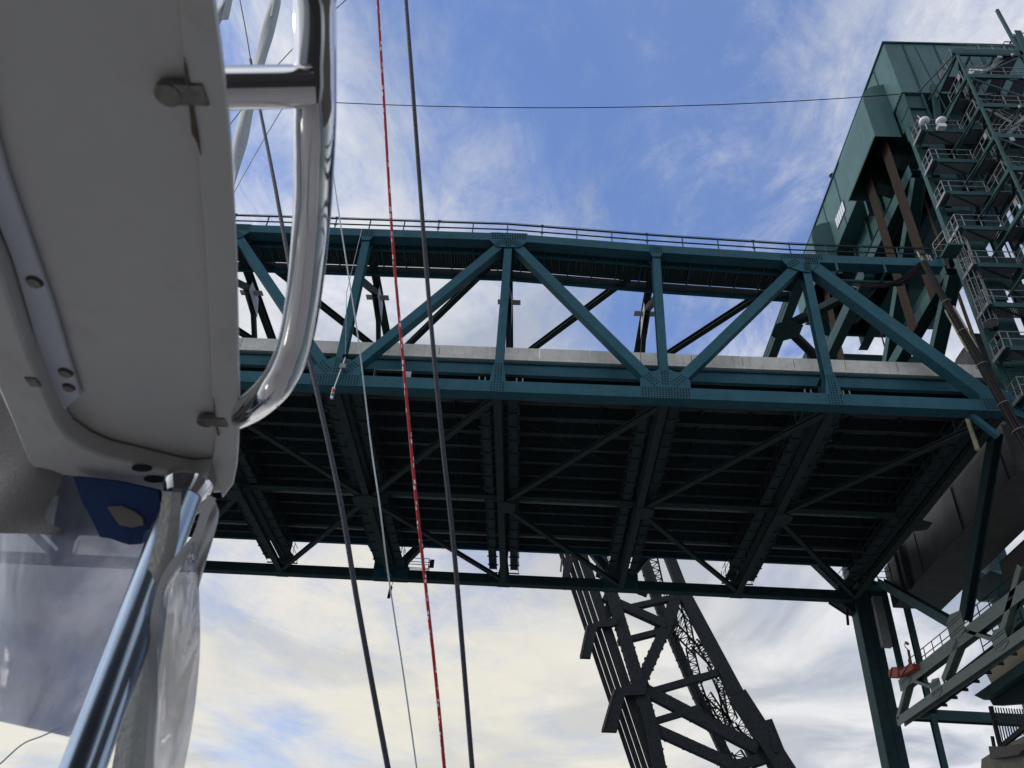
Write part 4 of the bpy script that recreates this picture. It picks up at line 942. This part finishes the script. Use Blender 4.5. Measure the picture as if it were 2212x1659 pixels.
for i in range(13):
    p = (2150+i*5.8, 1528+i*.4); q = (2168+i*5.4, 1608-i*2.6)
    build('bar', MB().tube([atX(*p, 28.1), atX(*q, 28.1)], .038, 6), M['black'], gr)
mb = MB()
# orange float boxes at the foot of the frame
for (poly, lb_) in ((((1917, 1450), (1926, 1441), (1938, 1440), (1940, 1462), (1920, 1465)), 'orange weathered float box against the dark tower leg, left of two'), (((1941, 1450), (1962, 1434), (1970, 1433), (1972, 1446), (1944, 1462)), 'orange rounded float box on the pale frame, right of two')):
    c = atX(*poly[0], 25.8); t = thing('float_box', lb_, 'float', tuple(c), 'orange float boxes')
    build('shell', MB().prism([atX(x, y, 25.6) for x, y in poly], (.7, 0, 0)), M['orange'], t, bevel=.06)
    build('strap', MB().prism([atX(x, y, 25.58) for x, y in (poly[1], (poly[1][0]+2, poly[1][1]), (poly[-1][0]+4, poly[-1][1]), (poly[-1][0]+1, poly[-1][1]))], (.02, 0, 0)), M['black'], t)
lp = thing('swan_neck_lamp', 'thin swan-neck lamp on a rusty post beside the orange float box', 'lamp', tuple(atX(1968, 1435, 25.9)))
build('post', MB().tube([atX(1970, 1445, 25.9), atX(1962, 1404, 25.9)], .09, 6), M['ruststeel'], lp)
build('arm', MB().tube([atX(1962, 1404, 25.9), atX(1956, 1398, 25.9), atX(1954, 1391, 25.9), atX(1958, 1389, 25.9)], .035, 6), M['galv'], lp)
build('lamp_head', MB().tube([atX(1957, 1388, 25.9), atX(1961, 1391, 25.9)], .1, 8), M['galv'], lp)
# long grey balance beam hanging by the far leg + blade on its rope
bb_ = thing('balance_beam', 'narrow grey steel weight hanging on thin ropes beside the far tower leg', 'weight', tuple(atY(1905, 1400, 64)))
pA, pB = atY(1893, 1290, 64.2), atY(1916, 1398, 64.2)
build('weight', MB().beam(pA, pB, (0, 1, 0), .5, .72), M['galv'], bb_); 
for d in (-.2, 0, .2): build('rope', MB().tube([pA+V((d, 0, 0)), pA+V((d-.1, 0, 2.6))], .025, 5), M['black'], bb_)
mb = MB().beam(atY(1905, 1262, 64.0), atY(1947, 1447, 64.0), (0, 1, 0), .4, .38); build('guide_rail', mb, M['tdark'], tower)
mb = MB(); mb.beam(atY(1790, 1302, 65.4), atY(1830, 1328, 65.4), SIDE, .12, .14); mb.beam(atY(1829, 1314, 65.4), atY(1832, 1350, 65.4), SIDE, .14, .18); build('far_bracket', mb, M['black'], span)
mb = MB().prism([atY(x, y, 65.6) for x, y in ((1800, 1290), (1850, 1240), (1900, 1258), (1905, 1290), (1870, 1330), (1838, 1318))], (0, 1.0, 0)); build('far_bearing_block', mb, M['tdark'], span)
mb = MB().prism([atX(x, y, 34) for x, y in ((2090, 1275), (2140, 1232), (2160, 1240), (2155, 1290), (2115, 1300))], (1.5, 0, 0)); build('machinery_box', mb, M['tower'], tower)
mb = MB().prism([atX(x, y, 33) for x, y in ((2158, 1215), (2212, 1165), (2260, 1140), (2260, 1215), (2185, 1275), (2175, 1275))], (.6, 0, 0)); build('panel_wall', mb, M['cwbot'], ap)

# ================================================================= BOAT
boat = thing('boat', 'white hardtop boat cabin roof edge with polished rail filling the left foreground', 'boat', (-.4, .3, 1.0))
HZ = CAM.z+.50
def hz(x, y, h=.50): return atZ(x, y, CAM.z+h)
edge = [(467, 0), (481, 104), (493, 208), (502, 312), (507, 416), (512, 503), (514, 549), (517, 700), (519, 800), (520, 880), (518, 950), (514, 1000), (507, 1035), (498, 1058), (484, 1067), (462, 1068)]
low = [(440, 1088), (400, 1112), (351, 1108), (250, 1072), (149, 1031), (87, 976), (52, 882), (0, 757), (-120, 470), (-420, 60), (-900, -500), (-1500, -1500)]
outer = [(330, -1500), (440, -230)]+edge+low
build('hardtop', MB().prism([hz(x, y) for x, y in outer], (-.013, 0, .038)), M['gel'], boat, smooth=True, bevel=.010)
# lower rim following the edge
inner = [(220, -1500), (368, -230), (392, 0), (404, 125), (432, 330), (446, 500), (456, 700), (461, 844), (470, 925), (462, 985), (446, 996), (380, 982), (300, 962), (235, 946), (190, 925), (150, 893), (130, 850), (70, 690), (25, 540), (-40, 400), (-330, 0), (-780, -560), (-1380, -1500)]
def ring(out_, inn, h0, h1):
    # resample both loops to equal count by arc position
    def res(pl, n):
        P_ = [V((x, y, 0)) for x, y in pl]; L_ = [0]
        for a, b in zip(P_, P_[1:]): L_.append(L_[-1]+(b-a).length)
        o_ = []
        for i in range(n):
            s = L_[-1]*i/(n-1); j = 0
            while j < len(L_)-2 and L_[j+1] < s: j += 1
            f = (s-L_[j])/max(1e-6, L_[j+1]-L_[j]); o_.append(P_[j]+(P_[j+1]-P_[j])*f)
        return o_
    n = 70; a = res(out_, n); b = res(inn, n); mb = MB(); vs = []
    for i in range(n):
        vs += [hz(a[i].x, a[i].y, .499), hz(a[i].x, a[i].y, .499)-V((0, 0, .499-h0)), hz(b[i].x, b[i].y, .499)-V((0, 0, .499-h0)), hz(b[i].x, b[i].y, .499)]
    fs = []
    for i in range(n-1):
        for k in range(4): fs.append((4*i+k, 4*i+(k+1) % 4, 4*i+4+(k+1) % 4, 4*i+4+k))
    mb.add(vs, fs); return mb
build('edge_rim', ring([(330, -1500), (440, -230)]+edge[:-1], inner[:11]+[(462, 985)], .4925, .5), M['gel'], boat, smooth=True, bevel=.006)
build('aft_rim', ring([(462, 1060), (430, 1082), (351, 1104)]+low[3:], [(462, 985), (446, 996)]+inner[11:], .474, .5), M['gel'], boat, smooth=True, bevel=.004)
strip_ = [(-40, 60), (0, 285), (21, 365), (94, 576), (121, 653), (153, 764), (179, 847), (142, 878), (121, 837), (87, 743), (31, 549), (0, 470), (-60, 300)]
build('trim_strip', MB().prism([hz(x, y, .4985) for x, y in strip_], (0, 0, -.006)), M['gelstrip'], boat, bevel=.002)
for x, y, r in ((75, 608, .0058), (142, 804, .0058), (149, 836, .0052)):
    c = hz(x, y, .4925); b = build('bolt', MB().tube([c, c-V((0, 0, .003))], r, 16), M['steelbr'], boat, smooth=True)
    build('rust_ring', MB().tube([c+V((0, 0, .0006)), c-V((0, 0, .0006))], r*1.28, 18), M['rustspot'], b)
for x, y in ((307, 1010), (333, 1034)):
    c = hz(x, y, .4735)
    build('screw_hole', MB().prism([c+V((.0115*math.cos(R(a))+.004*math.sin(R(a)), .006*math.sin(R(a))-.004*math.cos(R(a)), 0)) for a in range(0, 360, 20)], (0, 0, -.0015)), M['black'], boat)
c = hz(71, 825, .4735); build('plug', MB().box(c-V((.005, .007, .001)), c+V((.005, .007, .002))), M['steelbr'], boat)
# through-bolt lugs of the rail
for (x, y, s) in ((368, 194, 1.0), (445, 903, .9)):
    c = hz(x, y, .4965)
    lug = MB(); lug.tube([c, c-V((0, 0, .007))], .0095*s, 18); lug.box(c+V((0, -.0085*s, -.006)), c+V((.026*s, .0085*s, 0)))
    l = build('rail_lug', lug, M['steelbr'], boat, smooth=True, bevel=.001)
for pl in ([(398, 122), (405, 150), (413, 195), (420, 240), (429, 290), (434, 335), (426, 305), (414, 285), (412, 250), (407, 215), (400, 165)], [(461, 858), (466, 895), (474, 940), (470, 938), (463, 900)]):
    build('rust_streak', MB().prism([hz(x, y, .4920) for x, y in pl], (0, 0, -.0012)), M['rustspot'], boat)
# polished rail
rail = [((679, -90), .60), ((679, 0), .617), ((680, 150), .625), ((680, 280), .64), ((675, 440), .705), ((667, 540), .735), ((656, 640), .765), ((640, 730), .79), ((620, 790), .80), ((594, 834), .81), ((562, 866), .85), ((534, 886), .895), ((508, 898), .935), ((490, 905), .96)]
pts = [atD(*p, d) for p, d in rail]
def smooth_path(pts, n=6):
    out = []
    for i in range(len(pts)-1):
        p0 = pts[max(i-1, 0)]; p1 = pts[i]; p2 = pts[i+1]; p3 = pts[min(i+2, len(pts)-1)]
        for j in range(n):
            t = j/n; out.append(.5*((2*p1)+(p2-p0)*t+(2*p0-5*p1+4*p2-p3)*t*t+(3*p1-p0-3*p2+p3)*t**3))
    out.append(pts[-1]); return out
gr_ = build('grab_rail', MB().tube([pts[0]+(pts[0]-pts[1]).normalized()*.9]+smooth_path(pts), .0158, 36), M['steel'], boat, smooth=True)
a, b = atD(488, 190, .60), atD(676, 186, .618)
build('bracket', MB().tube([a, a+(b-a)*.5, b], .0152, 32), M['steel'], gr_, smooth=True)
# support post
pt = hz(404, 1046, .4735); lo_ = pt-V((.055, 0, 1.5))
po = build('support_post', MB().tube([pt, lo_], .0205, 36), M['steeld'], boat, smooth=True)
build('post_flange', MB().tube([pt+V((0, 0, .002)), pt-V((0, 0, .004)), pt-V((0, 0, .016))], [.029, .028, .0212], 36), M['steel'], po, smooth=True)
# zip strap
def ribbon(cl, wd, depth, th, wave=0):
    """cl = [(x,y)], wd px widths; depth list; gives a thin curved band with thickness"""
    mb = MB(); n = len(cl); L_ = []; 
    for i, (x, y) in enumerate(cl):
        q0, q1 = cl[max(i-1, 0)], cl[min(i+1, n-1)]; tx, ty = q1[0]-q0[0], q1[1]-q0[1]; l = math.hypot(tx, ty); nx, ny = -ty/l, tx/l
        row = []
        for j in range(7):
            s = (j/6-.5)*wd[i]; dd = depth[i]+wave*math.cos(j/6*math.pi*2)*.5; row.append(atD(x+nx*s, y+ny*s, dd))
        L_.append(row)
    for lay in (0, 1):
        for row in L_:
            for p in row: mb.v.append(tuple(p+(p-CAM).normalized()*th*lay))
    w7 = 7
    for i in range(n-1):
        for j in range(6):
            a_ = i*w7+j; mb.f.append((a_, a_+1, a_+w7+1, a_+w7)); b_ = a_+n*w7; mb.f.append((b_, b_+w7, b_+w7+1, b_+1))
        for j in (0, 6):
            a_ = i*w7+j; mb.f.append((a_, a_+w7, a_+w7+n*w7, a_+n*w7))
    return mb
def zz(pl): return [(x*.3472, 1083+y*.3472) for x, y in pl]
def dens(pl, n=4):
    P_ = smooth_path([V((x, y, 0)) for x, y in pl], n); return [(p.x, p.y) for p in P_]
cl = dens(zz([(1070, -60), (1060, 60), (1035, 250), (985, 450), (948, 750), (905, 1000), (855, 1300), (800, 1659), (770, 1850)]))
build('zip_strap', ribbon(cl, [40+i*1.1 for i in range(len(cl))], [.885+.0004*i for i in range(len(cl))], .003, .006), M['strap'], boat, smooth=True)
cl2 = dens(zz([(1320, -30), (1280, 60), (1215, 240), (1080, 400), (1010, 540), (960, 760), (950, 1000), (955, 1300), (930, 1659), (915, 1850)]))
build('roll_border', ribbon(cl2, [20]*len(cl2), [.868]*len(cl2), .003), M['welt'], boat, smooth=True)
def sheet(left, right, depth, nx=14, bulge=.03, th=.0015):
    """clear sheet lofted between two pixel polylines"""
    Lp, Rp = dens(left, 5), dens(right, 5); n = 30
    def rs(pl, f): i = min(int(f*(len(pl)-1)), len(pl)-2); t = f*(len(pl)-1)-i; return (pl[i][0]*(1-t)+pl[i+1][0]*t, pl[i][1]*(1-t)+pl[i+1][1]*t)
    mb = MB()
    for lay in (0, 1):
        for i in range(n):
            a_, b_ = rs(Lp, i/(n-1)), rs(Rp, i/(n-1))
            for j in range(nx):
                f = j/(nx-1); dd = depth-bulge*math.sin(f*math.pi)+.006*math.sin(f*9+i*.4)
                p = atD(a_[0]*(1-f)+b_[0]*f, a_[1]*(1-f)+b_[1]*f, dd); mb.v.append(tuple(p+(p-CAM).normalized()*th*lay))
    for lay in (0, 1):
        o_ = lay*n*nx
        for i in range(n-1):
            for j in range(nx-1): a_ = o_+i*nx+j; mb.f.append((a_, a_+1, a_+nx+1, a_+nx))
    for i in range(n-1):
        for j in (0, nx-1): a_ = i*nx+j; mb.f.append((a_, a_+nx, a_+nx+n*nx, a_+n*nx))
    return mb
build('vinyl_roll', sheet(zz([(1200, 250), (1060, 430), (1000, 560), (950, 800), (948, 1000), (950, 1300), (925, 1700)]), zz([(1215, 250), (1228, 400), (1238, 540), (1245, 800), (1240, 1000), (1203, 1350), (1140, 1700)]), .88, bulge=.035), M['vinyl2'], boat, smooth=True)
build('canvas_flap', sheet(zz([(1290, -40), (1240, 100), (1205, 230), (1205, 340), (1228, 520)]), zz([(1345, 10), (1362, 80), (1330, 220), (1275, 400), (1236, 540)]), .90, bulge=.012), M['flap'], boat, smooth=True)
# clear vinyl curtain under the roof
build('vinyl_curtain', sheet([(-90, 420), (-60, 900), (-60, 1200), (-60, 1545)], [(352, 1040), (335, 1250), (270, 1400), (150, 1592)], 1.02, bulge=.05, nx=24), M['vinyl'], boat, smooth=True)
build('canvas_valance', sheet([(-90, 420), (-60, 900), (-60, 1150)], [(185, 980), (200, 1110), (222, 1158)], 1.0, bulge=.03, nx=16), M['canvas'], boat, smooth=True)
build('blue_cover', MB().prism([atD(x, y, .955) for x, y in ((158, 1030), (176, 1083), (198, 1122), (216, 1160), (240, 1164), (262, 1172), (280, 1177), (305, 1175), (312, 1150), (334, 1136), (352, 1110), (340, 1060), (250, 1040))], FW*.01), M['blue'], boat)
build('cover_patch', MB().prism([atD(x, y, .952) for x, y in ((231, 1095), (262, 1093), (290, 1106), (307, 1118), (310, 1134), (285, 1140), (258, 1134), (244, 1115))], FW*.003), M['beige'], boat)
# cockpit deck and hull; unseen dark sheets aft and right added for rail reflections
build('aft_dark_sheet', MB().prism([(-2.4, -.9, 1.1), (-2.4, -.9, 3.3), (-1.2, -1.15, 3.75), (.4, -1.2, 3.75), (1.3, -.9, 3.1), (1.3, -.9, 1.1)], (0, -.02, 0)), M['sheetdark'], boat)
build('side_dark_sheet', MB().box((2.3, -.9, 1.1), (2.33, 1.3, 4.0)), M['sheetdark'], boat)
build('cockpit_deck', MB().box((-3.2, -2.5, 1.02), (1.1, 3.4, 1.10)), M['deck'], boat); build('foredeck', MB().prism([(-3.0, 3.45, 1.012), (.8, 3.45, 1.012), (.2, 6.0, 1.012), (-1.2, 7.4, 1.012), (-2.3, 6.0, 1.012)], (0, 0, .05)), M['deck'], boat); build('hull', MB().prism([(-3.3, -2.6, -.2), (1.3, -2.6, -.2), (1.3, 2.6, -.2), (.3, 6.5, -.2), (-1.2, 8, -.2), (-2.4, 6.5, -.2), (-3.3, 2.6, -.2)], (0, 0, 1.2)), M['gel'], boat)

# ---------------------------------------------------------------- rigging
def run_on(pts, up=True):
    """carry a line straight on above the picture and down to the deck"""
    d0 = (pts[0]-pts[1]).normalized(); d1 = (pts[-1]-pts[-2]).normalized(); out = list(pts)
    if up: out = [pts[0]+d0*5]+out
    if d1.z < -.15 and pts[-1].z > 1.15: out = out+[pts[-1]+d1*((pts[-1].z-1.09)/-d1.z)]
    return out
def line(name, px, r, mk, lab, cat, grp=None, deps=None, n=10):
    P_ = [atD(x, y, d) for (x, y), d in zip(px, deps)]
    pts = smooth_path(P_, 5)
    if name == 'shroud': pts = run_on(pts, px[0][1] < 0)
    o = build(name, MB().tube(pts, r, n), M[mk], None, smooth=True); tag(o, lab, cat, grp); return o, pts
redpx = [(815, -40), (816, 0), (830, 230), (848, 520), (870, 770), (896, 1050), (920, 1270), (943, 1480), (960, 1659), (968, 1740)]
rd = [2.6, 2.58, 2.45, 2.3, 2.2, 2.08, 2.0, 1.93, 1.88, 1.86]
Q_ = [atD(*p, d) for p, d in zip(redpx, rd)]
P_ = run_on(smooth_path(Q_, 60))
mb = MB().tube(P_, .0040, 12); ro = build('rope', mb, M['red'], None, smooth=True)
tag(ro, 'red halyard with white flecks running from top to bottom of the view', 'rope')
fl = ro.data.attributes.new('fleck', 'FLOAT', 'FACE'); vals = [0.0]*len(ro.data.polygons)
ns = len(P_)-1
for i in range(ns):
    for k in range(12):
        f = i*12+k
        if f < len(vals):
            g = i % 11; sh = (i//11*5) % 12; kk = (k+sh) % 12
            if (g in (1, 2) and kk in (0, 1, 6)) or (g in (4, 5) and kk in (1, 2, 7)): vals[f] = 1.0
fl.data.foreach_set('value', vals)
line('shroud', [(874, -40), (877, 0), (893, 210), (920, 570), (950, 900), (980, 1180), (1003, 1450), (1020, 1659), (1027, 1740)], .0062, 'line', 'dark grey covered shroud just right of the red rope', 'rigging line', 'dark covered rigging lines', [2.9, 2.85, 2.6, 2.4, 2.25, 2.15, 2.1, 2.05, 2.0])
line('shroud', [(541, 128), (562, 238), (590, 380), (612, 500), (648, 690), (690, 870), (735, 1080), (770, 1290), (808, 1500), (838, 1659), (852, 1740)], .0066, 'line', 'dark grey covered shroud passing behind the polished rail', 'rigging line', 'dark covered rigging lines', [4.2, 3.6, 3.0, 2.75, 2.5, 2.3, 2.15, 2.05, 2.0, 1.95, 1.93])
line('stay_wire', [(512, -30), (518, 0), (530, 62), (541, 128)], .0035, 'wired', 'thin dark wire above the shroud, left of the polished rail', 'wire', None, [4.5, 4.4, 4.3, 4.2])
line('stay_wire', [(712, 300), (720, 380), (752, 590), (775, 740), (800, 950), (820, 1090), (840, 1250), (872, 1460), (900, 1659), (910, 1740)], .0022, 'wirew', 'thin pale wire left of the red rope', 'wire', None, [2.9, 2.85, 2.7, 2.6, 2.5, 2.4, 2.35, 2.3, 2.25, 2.2])
line('stay_wire', [(775, -30), (747, 0), (690, 50), (630, 108), (570, 175), (517, 243), (495, 272), (470, 310)], .0028, 'wired', 'thin grey wire crossing behind the rail bracket, upper of two', 'wire', 'thin crossing wires at upper left', [5]*8)
line('stay_wire', [(690, 95), (640, 185), (609, 236), (560, 318), (505, 416), (480, 460)], .0030, 'wirew', 'thin pale wire crossing behind the rail bracket, lower of two', 'wire', 'thin crossing wires at upper left', [5]*6)
line('stay_wire', [(-20, 1662), (0, 1650), (35, 1618), (58, 1602), (90, 1590), (130, 1572)], .0022, 'wirew', 'thin slack pale wire below the vinyl curtain, bottom left', 'wire', None, [2.2]*6)
def sail(L_, R_, dep, lab):
    o = build('furled_sail', sheet([(x*.3472, y*.3472) for x, y in L_], [(x*.3472, y*.3472) for x, y in R_], dep, nx=8, bulge=.05, th=.05), M['sail'], None, smooth=True); tag(o, lab, 'sail', 'furled sail')
sail([(2150, -2400), (1690, -60), (1680, 0), (1640, 130), (1615, 230), (1570, 420), (1490, 700), (1445, 900), (1440, 1030), (1452, 1160)], [(2230, -2400), (1760, -60), (1750, 0), (1738, 70), (1700, 230), (1650, 390), (1575, 700), (1545, 870), (1500, 1020), (1456, 1162)], 5.5, 'pale twisted rolled sail seen between roof edge and polished rail')
sail([(1800, -2400), (1385, -60), (1370, 0), (1340, 60), (1330, 180)], [(1900, -2400), (1460, -60), (1432, 0), (1400, 90), (1345, 190)], 5.4, 'pale rolled sail corner at the top edge beside the roof')
